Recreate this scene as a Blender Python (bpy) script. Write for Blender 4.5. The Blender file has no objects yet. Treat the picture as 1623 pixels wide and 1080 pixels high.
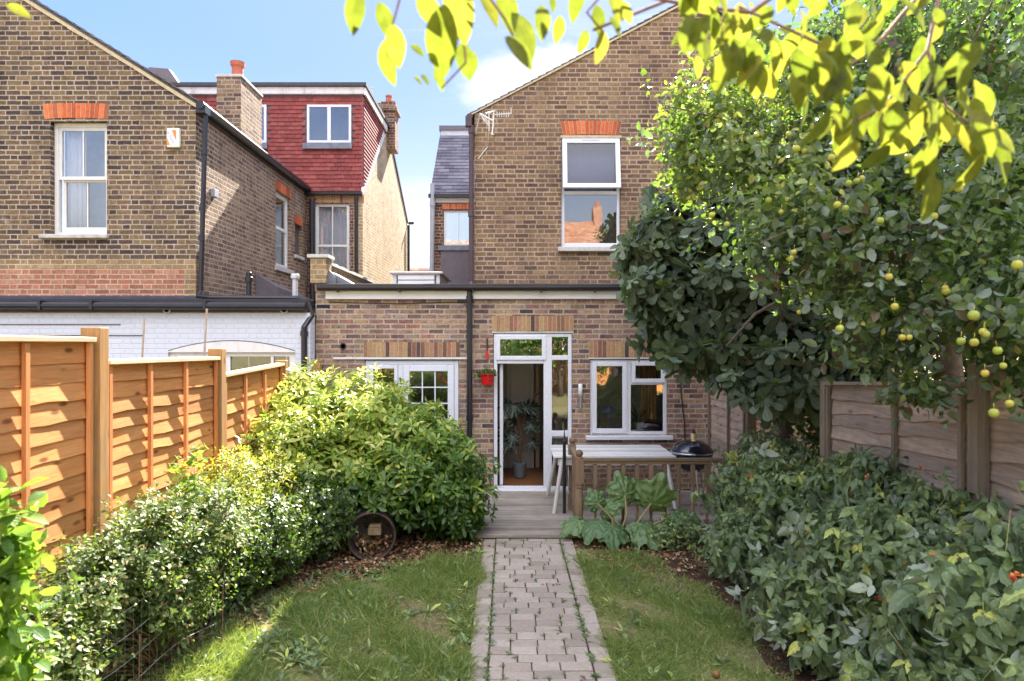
import bpy, math, random
import numpy as np
from mathutils import Vector
random.seed(7)
RG = np.random.default_rng(11)
R = math.radians
scn = bpy.context.scene
col = scn.collection

# ------------------------------------------------------------------ camera, sky, sun, exposure
EYE = 2.35
cd = bpy.data.cameras.new('camera'); cam = bpy.data.objects.new('camera', cd); col.objects.link(cam)
cd.sensor_width = 36; cd.lens = 24; cd.clip_start = 0.05; cd.clip_end = 600
cd.shift_x = 0.004
cam.location = (0, 0, EYE); cam.rotation_euler = (R(90), 0, 0)
cd.dof.use_dof = True; cd.dof.focus_distance = 9.0; cd.dof.aperture_fstop = 3.0
scn.camera = cam
SUN_AZ, SUN_EL = 10.0, 40.0            # degrees to the right of straight ahead, above the horizon
scn.view_settings.view_transform = 'Standard'; scn.view_settings.look = 'None'
scn.view_settings.gamma = 1; scn.view_settings.exposure = 2.5
w = bpy.data.worlds.new('World'); scn.world = w; w.use_nodes = True


class NT:
    def __init__(s, tree):
        s.t = tree; s.n = tree.nodes; s.l = tree.links
    def node(s, typ, ins=None, **props):
        n = s.n.new(typ)
        for k, v in props.items(): setattr(n, k, v)
        for k, v in (ins or {}).items():
            if isinstance(v, bpy.types.NodeSocket): s.l.new(v, n.inputs[k])
            else: n.inputs[k].default_value = v
        return n
    def m(s, op, a, b=0.0, c=0.0, clamp=False):
        n = s.n.new('ShaderNodeMath'); n.operation = op; n.use_clamp = clamp
        for i, v in enumerate((a, b, c)):
            if isinstance(v, bpy.types.NodeSocket): s.l.new(v, n.inputs[i])
            else: n.inputs[i].default_value = v
        return n.outputs[0]
    def mix(s, f, a, b, blend='MIX'):
        n = s.n.new('ShaderNodeMix'); n.data_type = 'RGBA'; n.blend_type = blend
        for i, v in ((0, f), (6, a), (7, b)):
            if isinstance(v, bpy.types.NodeSocket): s.l.new(v, n.inputs[i])
            else: n.inputs[i].default_value = v if i == 0 else (*v, 1)[:4]
        return n.outputs[2]
    def ramp(s, f, stops, interp='LINEAR'):
        n = s.n.new('ShaderNodeValToRGB'); s.l.new(f, n.inputs[0]); cr = n.color_ramp
        cr.interpolation = interp
        while len(cr.elements) < len(stops): cr.elements.new(0.5)
        for e, (p, c) in zip(cr.elements, stops): e.position = p; e.color = (*c, 1)[:4]
        return n.outputs[0]
    def noise(s, vec, scale, detail=3, rough=0.55, dist=0.0):
        n = s.node('ShaderNodeTexNoise', {'Scale': scale, 'Detail': detail, 'Roughness': rough, 'Distortion': dist})
        if vec is not None: s.l.new(vec, n.inputs['Vector'])
        return n.outputs[0]
    def mapr(s, v, a, b, c, d, smooth=False):
        n = s.n.new('ShaderNodeMapRange'); n.interpolation_type = 'SMOOTHSTEP' if smooth else 'LINEAR'
        for i, x in enumerate((v, a, b, c, d)):
            if isinstance(x, bpy.types.NodeSocket): s.l.new(x, n.inputs[i])
            else: n.inputs[i].default_value = x
        return n.outputs[0]
    def mapping(s, vec, sc=(1, 1, 1), loc=(0, 0, 0), rot=(0, 0, 0)):
        return s.node('ShaderNodeMapping', {'Vector': vec, 'Scale': sc, 'Location': loc, 'Rotation': rot}).outputs[0]


def make_sky():
    t = NT(w.node_tree); t.n.clear()
    sky = t.n.new('ShaderNodeTexSky'); sky.sky_type = 'NISHITA'; sky.sun_disc = False
    sky.sun_elevation = R(SUN_EL); sky.sun_rotation = R(SUN_AZ)
    sky.air_density = 1.0; sky.dust_density = 0.4; sky.ozone_density = 2.2
    g = t.n.new('ShaderNodeTexCoord').outputs['Generated']
    sp = t.node('ShaderNodeSeparateXYZ', {0: g})
    # clouds: layer noise on a plane high overhead, plus a cumulus bank low over the roofs
    zc = t.m('MAXIMUM', sp.outputs[2], 0.03)
    px = t.m('DIVIDE', sp.outputs[0], zc); py = t.m('DIVIDE', sp.outputs[1], zc)
    pl = t.node('ShaderNodeCombineXYZ', {0: px, 1: py, 2: 0.0}).outputs[0]
    wisp = t.noise(t.mapping(pl, (0.5, 1.5, 1), (3.1, 0.4, 0), (0, 0, 0.25)), 1.3, 6, 0.62, 0.8)
    wispm = t.m('MULTIPLY', t.mapr(wisp, 0.56, 0.8, 0, 1, True), 0.45)
    def bank(dirv, sx, sy, sz, th):
        d = Vector(dirv).normalized()
        dx = t.m('DIVIDE', t.m('SUBTRACT', sp.outputs[0], d.x), sx)
        dy = t.m('DIVIDE', t.m('SUBTRACT', sp.outputs[1], d.y), sy)
        dz = t.m('DIVIDE', t.m('SUBTRACT', sp.outputs[2], d.z), sz)
        rr = t.m('SQRT', t.m('ADD', t.m('ADD', t.m('MULTIPLY', dx, dx), t.m('MULTIPLY', dy, dy)), t.m('MULTIPLY', dz, dz)))
        nz = t.noise(t.mapping(g, (1, 1, 1.7), (th, 2, 1)), 9.0, 7, 0.6)
        v = t.m('SUBTRACT', t.m('ADD', t.m('SUBTRACT', 1.0, rr), t.m('MULTIPLY', nz, 1.3)), 0.65)
        return t.mapr(v, 0.0, 0.45, 0, 1, True)
    b1 = bank((75, 1082, 425), 0.10, 0.3, 0.035, 0.3)
    b1b = bank((10, 1082, 405), 0.10, 0.3, 0.05, 0.8)
    b2 = bank((-140, 1082, 215), 0.10, 0.3, 0.05, 1.3)
    b3 = bank((-130, 1082, 110), 0.25, 0.4, 0.09, 2.1)
    bb = t.m('MAXIMUM', t.m('MAXIMUM', t.m('MULTIPLY', b1b, 0.55), b1), t.m('MAXIMUM', t.m('MULTIPLY', b2, .25), t.m('MULTIPLY', b3, 0.8)))
    cm = t.m('MAXIMUM', bb, wispm)
    sc = t.node('ShaderNodeSeparateColor', {0: sky.outputs[0]})
    mx = t.m('MAXIMUM', t.m('MAXIMUM', sc.outputs[0], sc.outputs[1]), sc.outputs[2])
    k = t.m('DIVIDE', 2.45, t.m('ADD', 0.55, mx))           # soft shoulder: keeps the bright air round the sun blue
    base = t.mix(1.0, sky.outputs[0], t.node('ShaderNodeCombineXYZ', {0: t.m('MULTIPLY', k, 0.80), 1: t.m('MULTIPLY', k, 0.87), 2: t.m('MULTIPLY', k, 1.12)}).outputs[0], 'MULTIPLY')
    base = t.mix(t.mapr(sp.outputs[2], 0.02, 0.38, 0.85, 0.04, True), base, (2.15, 2.25, 2.35))
    c = t.mix(cm, base, (2.5, 2.5, 2.55))
    # unseen bright broken cloud behind the camera, added to fill the shaded walls
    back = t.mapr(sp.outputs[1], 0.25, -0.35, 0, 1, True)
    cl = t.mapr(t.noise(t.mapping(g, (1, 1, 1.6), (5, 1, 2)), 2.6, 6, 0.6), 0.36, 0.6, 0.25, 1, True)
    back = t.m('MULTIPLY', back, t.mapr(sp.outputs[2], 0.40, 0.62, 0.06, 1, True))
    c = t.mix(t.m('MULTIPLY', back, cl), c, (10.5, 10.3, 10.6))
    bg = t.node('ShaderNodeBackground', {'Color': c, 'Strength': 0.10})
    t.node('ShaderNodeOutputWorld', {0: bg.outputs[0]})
make_sky()
sd = bpy.data.lights.new('sun', 'SUN'); sun = bpy.data.objects.new('sun', sd); col.objects.link(sun)
sd.energy = 4.8; sd.angle = R(0.55); sd.color = (1.0, 0.93, 0.82)
az, el = R(SUN_AZ), R(SUN_EL)
sdir = Vector((math.sin(az) * math.cos(el), math.cos(az) * math.cos(el), math.sin(el)))
sun.rotation_euler = (-sdir).to_track_quat('-Z', 'Y').to_euler()


# ------------------------------------------------------------------ mesh and object helpers
def put(o, label=None, cat=None, group=None, kind=None):
    if label: o['label'] = label
    if cat: o['category'] = cat
    if group: o['group'] = group
    if kind: o['kind'] = kind
    return o

def thing(name, label, cat, loc, group=None):
    o = bpy.data.objects.new(name, None); col.objects.link(o); o.location = loc
    o.empty_display_size = 0.2
    return put(o, label, cat, group)

def base_of(p):
    v = Vector((0, 0, 0))
    while p is not None: v = v + Vector(p.location); p = p.parent
    return v


class MB:
    """collects shapes in world metres; build() links them as one mesh object"""
    def __init__(s): s.v = []; s.f = []; s.r = []
    def add(s, vs, fs, r=None):
        b = len(s.v); s.v += [tuple(v) for v in vs]; s.f += [tuple(b + i for i in f) for f in fs]
        r = random.random() if r is None else r
        s.r += [r] * len(vs); return s
    def box(s, x0, x1, y0, y1, z0, z1, r=None):
        x0, x1 = sorted((x0, x1)); y0, y1 = sorted((y0, y1)); z0, z1 = sorted((z0, z1))
        return s.hexa([(x0, y0, z0), (x1, y0, z0), (x1, y1, z0), (x0, y1, z0), (x0, y0, z1), (x1, y0, z1), (x1, y1, z1), (x0, y1, z1)], r)
    def hexa(s, p, r=None):
        return s.add(p, [(0, 3, 2, 1), (4, 5, 6, 7), (0, 1, 5, 4), (1, 2, 6, 5), (2, 3, 7, 6), (3, 0, 4, 7)], r)
    def quad(s, p, r=None): return s.add(p, [tuple(range(len(p)))], r)
    def prism(s, pts, axis, a0, a1, r=None):
        """pts: 2-D outline in the two other axes (x,z for 'y'; y,z for 'x'; x,y for 'z')"""
        def P(u, v, a): return {'y': (u, a, v), 'x': (a, u, v), 'z': (u, v, a)}[axis]
        n = len(pts); vs = [P(u, v, a0) for u, v in pts] + [P(u, v, a1) for u, v in pts]
        area = sum(pts[i][0] * pts[(i + 1) % n][1] - pts[(i + 1) % n][0] * pts[i][1] for i in range(n))
        flip = (area > 0) ^ (axis == 'y') ^ (a1 < a0)
        fs = [tuple(range(n)), tuple(range(2 * n - 1, n - 1, -1))] + [(i, n + i, n + (i + 1) % n, (i + 1) % n) for i in range(n)]
        if flip: fs = [tuple(reversed(f)) for f in fs]
        return s.add(vs, fs, r)
    def tube(s, pts, rad, n=8, r=None, caps=True):
        pts = [Vector(p) for p in pts]; k = len(pts)
        rad = [rad] * k if isinstance(rad, (int, float)) else rad
        vs = []; up = None
        for i, p in enumerate(pts):
            d = (pts[min(i + 1, k - 1)] - pts[max(i - 1, 0)]).normalized()
            if up is None: up = d.orthogonal().normalized()
            a = (up - d * up.dot(d)); a = a.normalized() if a.length > 1e-5 else d.orthogonal().normalized(); up = a
            b = d.cross(a)
            for j in range(n):
                t = 2 * math.pi * j / n; vs.append(p + (a * math.cos(t) + b * math.sin(t)) * rad[i])
        fs = [(i * n + j, i * n + (j + 1) % n, (i + 1) * n + (j + 1) % n, (i + 1) * n + j) for i in range(k - 1) for j in range(n)]
        if caps: fs += [tuple(reversed(range(n))), tuple(range((k - 1) * n, k * n))]
        return s.add(vs, fs, r)
    def lathe(s, prof, c, axis=(0, 0, 1), n=20, r=None, closed=True):
        ax = Vector(axis).normalized(); a = ax.orthogonal().normalized(); b = ax.cross(a); c = Vector(c)
        vs = [c + ax * z + (a * math.cos(2 * math.pi * j / n) + b * math.sin(2 * math.pi * j / n)) * max(q, 1e-4) for q, z in prof for j in range(n)]
        k = len(prof)
        fs = [(i * n + j, i * n + (j + 1) % n, (i + 1) * n + (j + 1) % n, (i + 1) * n + j) for i in range(k - 1) for j in range(n)]
        if closed: fs += [tuple(reversed(range(n))), tuple(range((k - 1) * n, k * n))]
        return s.add(vs, fs, r)
    def ball(s, c, r0, n=10, r=None, sz=1.0):
        k = max(4, n // 2)
        return s.lathe([(r0 * math.sin(math.pi * i / k), -r0 * sz * math.cos(math.pi * i / k)) for i in range(k + 1)], c, n=n, r=r, closed=False)
    def build(s, name, mat, parent=None, smooth=False, bevel=0.0, label=None):
        me = bpy.data.meshes.new(name)
        V = np.array(s.v, float)
        if parent is None:
            base = Vector(((V[:, 0].min() + V[:, 0].max()) / 2, (V[:, 1].min() + V[:, 1].max()) / 2, V[:, 2].min()))
        else: base = base_of(parent)
        V = V - np.array(base)
        me.from_pydata([tuple(v) for v in V], [], s.f)
        at = me.attributes.new('rnd', 'FLOAT', 'POINT'); at.data.foreach_set('value', np.array(s.r, 'f'))
        me.materials.append(mat)
        if smooth: me.polygons.foreach_set('use_smooth', [True] * len(me.polygons))
        o = bpy.data.objects.new(name, me); col.objects.link(o)
        if parent is None: o.location = base
        else: o.parent = parent
        if bevel:
            b = o.modifiers.new('bevel', 'BEVEL'); b.width = bevel; b.segments = 2; b.limit_method = 'ANGLE'
        if label: o['label'] = label
        return o


# ------------------------------------------------------------------ materials
MATS = {}
def newmat(name):
    m = bpy.data.materials.new(name); m.use_nodes = True; t = NT(m.node_tree); t.n.clear(); MATS[name] = m
    return m, t
def finish(t, shader):
    t.node('ShaderNodeOutputMaterial', {0: shader})
def bsdf(t, color, rough=0.6, metal=0.0, bump=None, bstr=0.3, bdist=0.01, spec=0.5, **kw):
    ins = {'Base Color': color if isinstance(color, bpy.types.NodeSocket) else (*color, 1)[:4], 'Roughness': rough, 'Metallic': metal, 'Specular IOR Level': spec}
    if bump is not None:
        ins['Normal'] = t.node('ShaderNodeBump', {'Strength': bstr, 'Distance': bdist, 'Height': bump}).outputs[0]
    ins.update(kw)
    return t.node('ShaderNodeBsdfPrincipled', ins).outputs[0]
def oc(t): return t.n.new('ShaderNodeTexCoord').outputs['Object']
def rndattr(t, name='rnd'):
    return t.node('ShaderNodeAttribute', attribute_name=name).outputs['Fac']

def plain(name, c, rough=0.5, metal=0.0, var=0.12, nscale=8.0, bstr=0.12, spec=0.5, dirt=0.0):
    m, t = newmat(name); o = oc(t)
    n1 = t.noise(o, nscale, 5, 0.6); n2 = t.noise(o, nscale * 9, 3)
    cc = t.mix(t.mapr(n1, 0.3, 0.7, 0, 1), tuple(x * (1 - var) for x in c), tuple(min(1, x * (1 + var)) for x in c))
    if dirt:
        d = t.mapr(t.noise(t.mapping(o, (1, 1, 0.35)), 5, 6, 0.7), 0.48, 0.75, 0, dirt, True)
        cc = t.mix(d, cc, (0.16, 0.14, 0.10))
    finish(t, bsdf(t, cc, t.mapr(n2, 0, 1, rough * 0.85, min(1, rough * 1.15)), metal, n2, bstr, 0.003, spec))
    return m

def brick(name, stops, mortar=(0.42, 0.36, 0.28), flemish=True, mort=0.010, stain=0.35, white=False, seed=0.0, course=0.075, contrast=1.0):
    m, t = newmat(name); o = oc(t)
    sp = t.node('ShaderNodeSeparateXYZ', {0: o})
    nrm = t.node('ShaderNodeSeparateXYZ', {0: t.n.new('ShaderNodeNewGeometry').outputs['Normal']})
    isx = t.m('GREATER_THAN', t.m('ABSOLUTE', nrm.outputs[0]), 0.6)
    u = t.m('ADD', t.m('MULTIPLY', sp.outputs[1], isx), t.m('MULTIPLY', sp.outputs[0], t.m('SUBTRACT', 1.0, isx)))
    wob = t.m('MULTIPLY', t.m('SUBTRACT', t.noise(o, 7, 3), 0.5), 0.022)
    wob2 = t.m('MULTIPLY', t.m('SUBTRACT', t.noise(o, 26, 2), 0.5), 0.014)
    u = t.m('ADD', t.m('ADD', u, 50.0), wob)
    v = t.m('DIVIDE', t.m('ADD', t.m('ADD', sp.outputs[2], 10.0), t.m('ADD', wob2, t.m('MULTIPLY', wob, 0.5))), course)
    row = t.m('FLOOR', v); fv = t.m('FRACT', v)
    par = t.m('MODULO', row, 2.0)
    jit = t.node('ShaderNodeTexWhiteNoise', {'W': row}, noise_dimensions='1D').outputs['Value']
    if flemish:
        u = t.m('ADD', u, t.m('ADD', t.m('MULTIPLY', par, 0.16875), t.m('MULTIPLY', jit, 0.045)))
        k = t.m('FLOOR', t.m('DIVIDE', u, 0.3375)); q = t.m('SUBTRACT', u, t.m('MULTIPLY', k, 0.3375))
        h = t.m('GREATER_THAN', q, 0.225); q = t.m('SUBTRACT', q, t.m('MULTIPLY', h, 0.225))
        L = t.m('SUBTRACT', 0.225, t.m('MULTIPLY', h, 0.1125)); bid = t.m('ADD', t.m('MULTIPLY', k, 2.0), h)
    else:
        u = t.m('ADD', u, t.m('ADD', t.m('MULTIPLY', par, 0.1125), t.m('MULTIPLY', jit, 0.05)))
        bid = t.m('FLOOR', t.m('DIVIDE', u, 0.225)); q = t.m('SUBTRACT', u, t.m('MULTIPLY', bid, 0.225)); L = 0.225
    du = t.m('MINIMUM', q, t.m('SUBTRACT', L, q))
    dv = t.m('MULTIPLY', t.m('MINIMUM', fv, t.m('SUBTRACT', 1.0, fv)), course)
    d = t.m('MINIMUM', du, dv)
    rag = t.m('MULTIPLY', t.noise(o, 48, 4), 0.009)
    mask = t.mapr(t.m('SUBTRACT', d, rag), mort / 2 - 0.003, mort / 2 + 0.0015, 0, 1, True)
    idv = t.node('ShaderNodeCombineXYZ', {0: bid, 1: row, 2: seed}).outputs[0]
    wn = t.node('ShaderNodeTexWhiteNoise', {'Vector': idv}, noise_dimensions='3D')
    val = wn.outputs['Value']
    # clumps of like bricks in the wall
    big = t.noise(o, 0.9, 4, 0.6); fine = t.noise(t.mapping(o, (1, 1, 1.6)), 38, 5, 0.7)
    vv = t.m('ADD', t.m('MULTIPLY', val, 0.72), t.m('MULTIPLY', t.m('SUBTRACT', big, 0.36), 0.8), clamp=True)
    bc = t.ramp(vv, stops)
    wn2 = t.node('ShaderNodeTexWhiteNoise', {'Vector': t.node('ShaderNodeCombineXYZ', {0: row, 1: bid, 2: 4.4 + seed}).outputs[0]}, noise_dimensions='3D').outputs['Value']
    br = t.m('MULTIPLY', t.mapr(wn2, 0, 1, 1 - 0.22 * contrast, 1 + 0.2 * contrast), t.mapr(fine, 0.25, 0.75, 0.62, 1.3))
    bc = t.mix(1.0, bc, t.node('ShaderNodeCombineXYZ', {0: br, 1: br, 2: br}).outputs[0], 'MULTIPLY')
    blot = t.mapr(t.noise(t.mapping(o, (1, 1, 1.5)), 19, 5, 0.7), 0.50, 0.64, 0, 0.62 * contrast, True)
    bc = t.mix(blot, bc, t.mix(1.0, bc, (.38, .36, .40), 'MULTIPLY'))
    mc = t.mix(t.mapr(t.noise(o, 3, 4), 0.3, 0.7, 0, 1), tuple(x * 0.7 for x in mortar), tuple(min(1, x * 1.15) for x in mortar))
    c = t.mix(mask, mc, bc)
    st = t.mapr(t.noise(t.mapping(o, (1, 1, 0.5)), 1.6, 6, 0.65), 0.42, 0.72, 0, stain, True)
    c = t.mix(st, c, t.mix(1.0, c, (0.45, 0.42, 0.40), 'MULTIPLY'))
    sk = t.mapr(t.noise(t.mapping(o, (3.2, 3.2, 0.28)), 1.5, 6, 0.7), 0.5, 0.72, 0, 0.45, True)
    c = t.mix(sk, c, t.mix(1.0, c, (0.58, 0.54, 0.52), 'MULTIPLY'))
    ef = t.mapr(t.noise(o, 2.3, 7, 0.75, 0.4), 0.62, 0.76, 0, 0.38, True)
    c = t.mix(ef, c, (0.55, 0.50, 0.43))
    hgt = t.m('ADD', t.m('MULTIPLY', mask, 1.0), t.m('MULTIPLY', fine, 0.5))
    if white:
        c = t.mix(t.mapr(mask, 0, 1, 0.25, 0.0), (0.64, 0.67, 0.74), (0.46, 0.46, 0.48))
        c = t.mix(t.mapr(t.noise(t.mapping(o, (1, 1, .6)), 3.5, 7, .75), .55, .75, 0, .5, True), c, (.42, .38, .30))
    finish(t, bsdf(t, c, 0.88, 0, hgt, 0.55, 0.006, 0.25))
    return m

def attr_mat(name, stops, rough=0.8, scale=30, var=(0.7, 1.25), bstr=0.4, bdist=0.004, stretch=(1, 1, 1), spec=0.3, metal=0.0, stain=0.0, stainc=(0.08, 0.07, 0.06)):
    m, t = newmat(name); o = t.mapping(oc(t), stretch)
    f = t.noise(o, scale, 5, 0.65); r = rndattr(t)
    br = t.mapr(f, 0.25, 0.75, *var)
    c = t.mix(1.0, t.ramp(r, stops), t.node('ShaderNodeCombineXYZ', {0: br, 1: br, 2: br}).outputs[0], 'MULTIPLY')
    if stain: c = t.mix(t.mapr(t.noise(oc(t), 2.2, 6, 0.7), 0.45, 0.72, 0, stain, True), c, stainc)
    finish(t, bsdf(t, c, rough, metal, f, bstr, bdist, spec))
    return m

def wood(name, c1, c2, grain_axis=1, knots=0.0, grey=0.0, rough=0.7, cdark=None):
    m, t = newmat(name); o = oc(t); r = rndattr(t)
    sc = [22, 22, 22]; sc[grain_axis] = 1.3
    off = t.node('ShaderNodeCombineXYZ', {0: t.m('MULTIPLY', r, 7.3), 1: t.m('MULTIPLY', r, 13.1), 2: t.m('MULTIPLY', r, 5.7)}).outputs[0]
    p = t.node('ShaderNodeVectorMath', {0: o, 1: off}, operation='ADD').outputs[0]
    g = t.noise(t.mapping(p, tuple(sc)), 1.0, 6, 0.62, 1.3)
    g2 = t.noise(t.mapping(p, tuple(x * 4 for x in sc)), 1.0, 3, 0.6, 0.5)
    c = t.mix(t.mapr(g, 0.3, 0.72, 0, 1), c1, c2)
    tone = t.mapr(r, 0, 1, 0.75, 1.18)
    tone = t.m('MULTIPLY', tone, t.mapr(g2, 0.3, 0.7, 0.85, 1.1))
    c = t.mix(1.0, c, t.node('ShaderNodeCombineXYZ', {0: tone, 1: tone, 2: tone}).outputs[0], 'MULTIPLY')
    if knots:
        ks = [9, 9, 9]; ks[grain_axis] = 3.2
        vo = t.node('ShaderNodeTexVoronoi', {'Vector': t.mapping(p, tuple(ks)), 'Scale': 1.0, 'Randomness': 1.0})
        k = t.mapr(vo.outputs['Distance'], 0.07, 0.2, knots, 0, True)
        c = t.mix(k, c, cdark or tuple(x * 0.3 for x in c1))
    if grey:
        c = t.mix(t.mapr(t.noise(o, 2.0, 6, 0.7), 0.35, 0.7, 0, grey, True), c, (0.16, 0.145, 0.12))
        c = t.mix(t.mapr(t.noise(o, 5.0, 6, 0.7), 0.6, 0.75, 0, grey * 0.5, True), c, (0.10, 0.12, 0.06))
    finish(t, bsdf(t, c, rough, 0, t.m('ADD', g, g2), 0.35, 0.002, 0.3))
    return m

def leafmat(name, stops, trans, tfac=0.35, rough=0.42, spec=0.5, veins=0.0, under=None):
    m, t = newmat(name); r = rndattr(t)
    o = oc(t); n = t.noise(o, 45, 3)
    c = t.ramp(r, stops)
    br = t.mapr(n, 0.3, 0.7, 0.78, 1.22)
    c = t.mix(1.0, c, t.node('ShaderNodeCombineXYZ', {0: br, 1: br, 2: br}).outputs[0], 'MULTIPLY')
    # blemishes, browned spots
    c = t.mix(t.mapr(t.noise(o, 90, 4, 0.7), 0.68, 0.76, 0, 0.6, True), c, (0.13, 0.09, 0.03))
    vh = 0.0
    if veins:
        ax = t.m('ABSOLUTE', rndattr(t, 'lx')); ly = rndattr(t, 'ly')
        mid = t.mapr(ax, 0.006, 0.022, 1, 0)
        ph = t.m('FRACT', t.m('MULTIPLY', t.m('SUBTRACT', ly, t.m('MULTIPLY', ax, 0.75)), 8.5))
        sv = t.mapr(t.m('ABSOLUTE', t.m('SUBTRACT', ph, 0.5)), 0.0, 0.11, 1, 0)
        vh = t.m('MAXIMUM', mid, t.m('MULTIPLY', sv, 0.6))
        c = t.mix(t.m('MULTIPLY', vh, veins), c, t.mix(1.0, c, (2.0, 1.9, 1.7), 'MULTIPLY'))
        vh = t.m('MULTIPLY', vh, -1.0)
    if under:
        bf = t.n.new('ShaderNodeNewGeometry').outputs['Backfacing']
        c = t.mix(bf, c, under)
    tc = t.mix(1.0, t.ramp(r, trans), t.node('ShaderNodeCombineXYZ', {0: br, 1: br, 2: br}).outputs[0], 'MULTIPLY')
    p = bsdf(t, c, rough, 0, t.m('ADD', n, vh) if veins else n, 0.5 if veins else 0.25, 0.003, spec)
    if veins: tc = t.mix(t.m('MULTIPLY', vh, -0.5), tc, t.mix(1.0, tc, (.55, .6, .5), 'MULTIPLY'))
    tr = t.node('ShaderNodeBsdfTranslucent', {'Color': tc}).outputs[0]
    finish(t, t.node('ShaderNodeMixShader', {0: tfac, 1: p, 2: tr}).outputs[0])
    return m

def glassmat(name, tint=(0.85, 0.88, 0.88), base=0.10):
    m, t = newmat(name)
    o = oc(t)
    bmp = t.node('ShaderNodeBump', {'Strength': 0.05, 'Distance': 0.01, 'Height': t.noise(o, 2.5, 2)}).outputs[0]
    fr = t.node('ShaderNodeFresnel', {'IOR': 1.5}).outputs[0]
    f = t.m('ADD', t.m('MULTIPLY', fr, 1.6), base, clamp=True)
    gl = t.node('ShaderNodeBsdfGlossy', {'Color': (1, 1, 1, 1), 'Roughness': 0.015, 'Normal': bmp}).outputs[0]
    tr = t.node('ShaderNodeBsdfTransparent', {'Color': (*tint, 1)}).outputs[0]
    finish(t, t.node('ShaderNodeMixShader', {0: f, 1: tr, 2: gl}).outputs[0])
    return m

STOCK = [(0.0, (0.055, 0.042, 0.045)), (0.25, (0.10, 0.07, 0.058)), (0.5, (0.16, 0.108, 0.07)), (0.75, (0.225, 0.155, 0.08)), (0.9, (0.175, 0.105, 0.075)), (1.0, (0.29, 0.20, 0.10))]
M_brick_left = brick('brick_stock_dark', STOCK, (0.42, 0.34, 0.26), True, 0.010, 0.35, seed=1)
M_brick_right = brick('brick_stock_brown', [(0, (0.12, 0.07, 0.058)), (.3, (0.18, 0.11, 0.075)), (.6, (0.25, 0.155, 0.09)), (.85, (0.30, 0.195, 0.105)), (1, (0.23, .13, .09))], (0.40, 0.30, 0.21), True, 0.012, 0.3, seed=2, contrast=0.8)
M_brick_flank = brick('brick_flank', [(0, (0.13, 0.08, 0.065)), (.35, (0.22, 0.135, 0.09)), (.7, (0.30, 0.195, 0.115)), (1, (0.36, 0.26, 0.16))], (0.42, 0.34, 0.26), True, 0.010, 0.25, seed=3)
M_brick_pale = brick('brick_pale', [(0, (0.34, 0.22, 0.12)), (.5, (0.48, 0.35, 0.20)), (1, (0.55, 0.43, 0.27))], (0.62, 0.54, 0.40), True, 0.012, 0.25, seed=4, contrast=.6)
M_brick_ext = brick('brick_reclaimed', [(0, (0.045, 0.038, 0.045)), (.1, (0.13, 0.085, 0.075)), (.28, (0.30, 0.155, 0.12)), (.45, (0.37, 0.235, 0.155)), (.62, (0.42, 0.28, 0.155)), (.75, (0.27, 0.20, 0.17)), (.86, (0.37, 0.18, 0.13)), (.95, (0.46, 0.15, 0.075)), (1, (0.46, 0.41, 0.35))], (0.45, 0.39, 0.32), False, 0.012, 0.3, seed=5, contrast=1.1)
M_brick_red = brick('brick_red', [(0, (0.30, 0.12, 0.08)), (.5, (0.42, 0.17, 0.10)), (1, (0.48, 0.25, 0.16))], (0.50, 0.38, 0.28), True, 0.010, 0.2, seed=6, contrast=.6)
M_brick_yellow = brick('brick_yellow', [(0, (0.26, 0.17, 0.09)), (.5, (0.34, 0.23, 0.12)), (1, (0.42, 0.30, 0.17))], (0.48, 0.38, 0.25), True, 0.010, 0.2, seed=7, contrast=.6)
M_brick_rear = brick('brick_rear_brown', [(0, (0.10, 0.04, 0.035)), (.5, (0.19, 0.085, 0.055)), (1, (0.27, 0.14, 0.08))], (0.40, 0.32, 0.25), True, 0.011, 0.3, seed=8)
M_white_brick = brick('brick_painted_white', STOCK, white=True, seed=9)
M_orange = attr_mat('brick_rubbed_orange', [(0, (0.42, 0.09, 0.035)), (.5, (0.62, 0.15, 0.05)), (.85, (0.68, 0.20, 0.075)), (1, (0.30, 0.09, 0.05))], 0.85, 25)
M_soldier = attr_mat('brick_soldier', [(0, (0.07, 0.05, 0.05)), (.14, (0.22, 0.10, 0.07)), (.4, (0.38, 0.22, 0.11)), (.7, (0.45, 0.29, 0.14)), (1, (0.37, 0.15, 0.10))], 0.88, 30)
M_mortar = plain('mortar', (0.46, 0.38, 0.28), 0.9, nscale=20)
M_lime = plain('mortar_fillet', (0.55, 0.45, 0.30), 0.9, nscale=10, dirt=.25)
M_pvc = plain('white_upvc', (0.72, 0.73, 0.78), 0.28, var=0.03, bstr=0.02, nscale=3)
M_wpaint = plain('white_gloss_paint', (0.74, 0.73, 0.70), 0.4, var=0.06, dirt=0.22)
M_wold = plain('white_flaking_paint', (0.70, 0.64, 0.60), 0.7, var=0.1, dirt=0.6, nscale=15)
M_stone = plain('sill_stone', (0.52, 0.50, 0.46), 0.85, var=0.15, dirt=0.5, nscale=14, bstr=.4)
M_black = plain('black_plastic', (0.022, 0.020, 0.024), 0.32, var=0.25, nscale=4)
M_brownpipe = plain('brown_painted_iron', (0.075, 0.045, 0.045), 0.4, var=0.2)
M_greypipe = plain('grey_soil_pipe', (0.36, 0.38, 0.42), 0.5, var=0.1, dirt=.3)
M_lead = plain('lead', (0.17, 0.18, 0.21), 0.55, var=0.25, nscale=6, bstr=.3)
M_clad = plain('slate_cladding', (0.15, 0.125, 0.14), 0.7, var=0.15)
M_felt = plain('roof_felt', (0.06, 0.058, 0.06), 0.8, var=0.2)
M_greypaint = plain('light_grey_box', (0.42, 0.42, 0.42), 0.5)
M_wfl = plain('white_fascia', (0.80, 0.79, 0.76), 0.4, var=0.05, nscale=2, bstr=.05, dirt=.06)
M_terra = plain('terracotta', (0.42, 0.11, 0.06), 0.7, var=0.12, dirt=.3)
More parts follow.
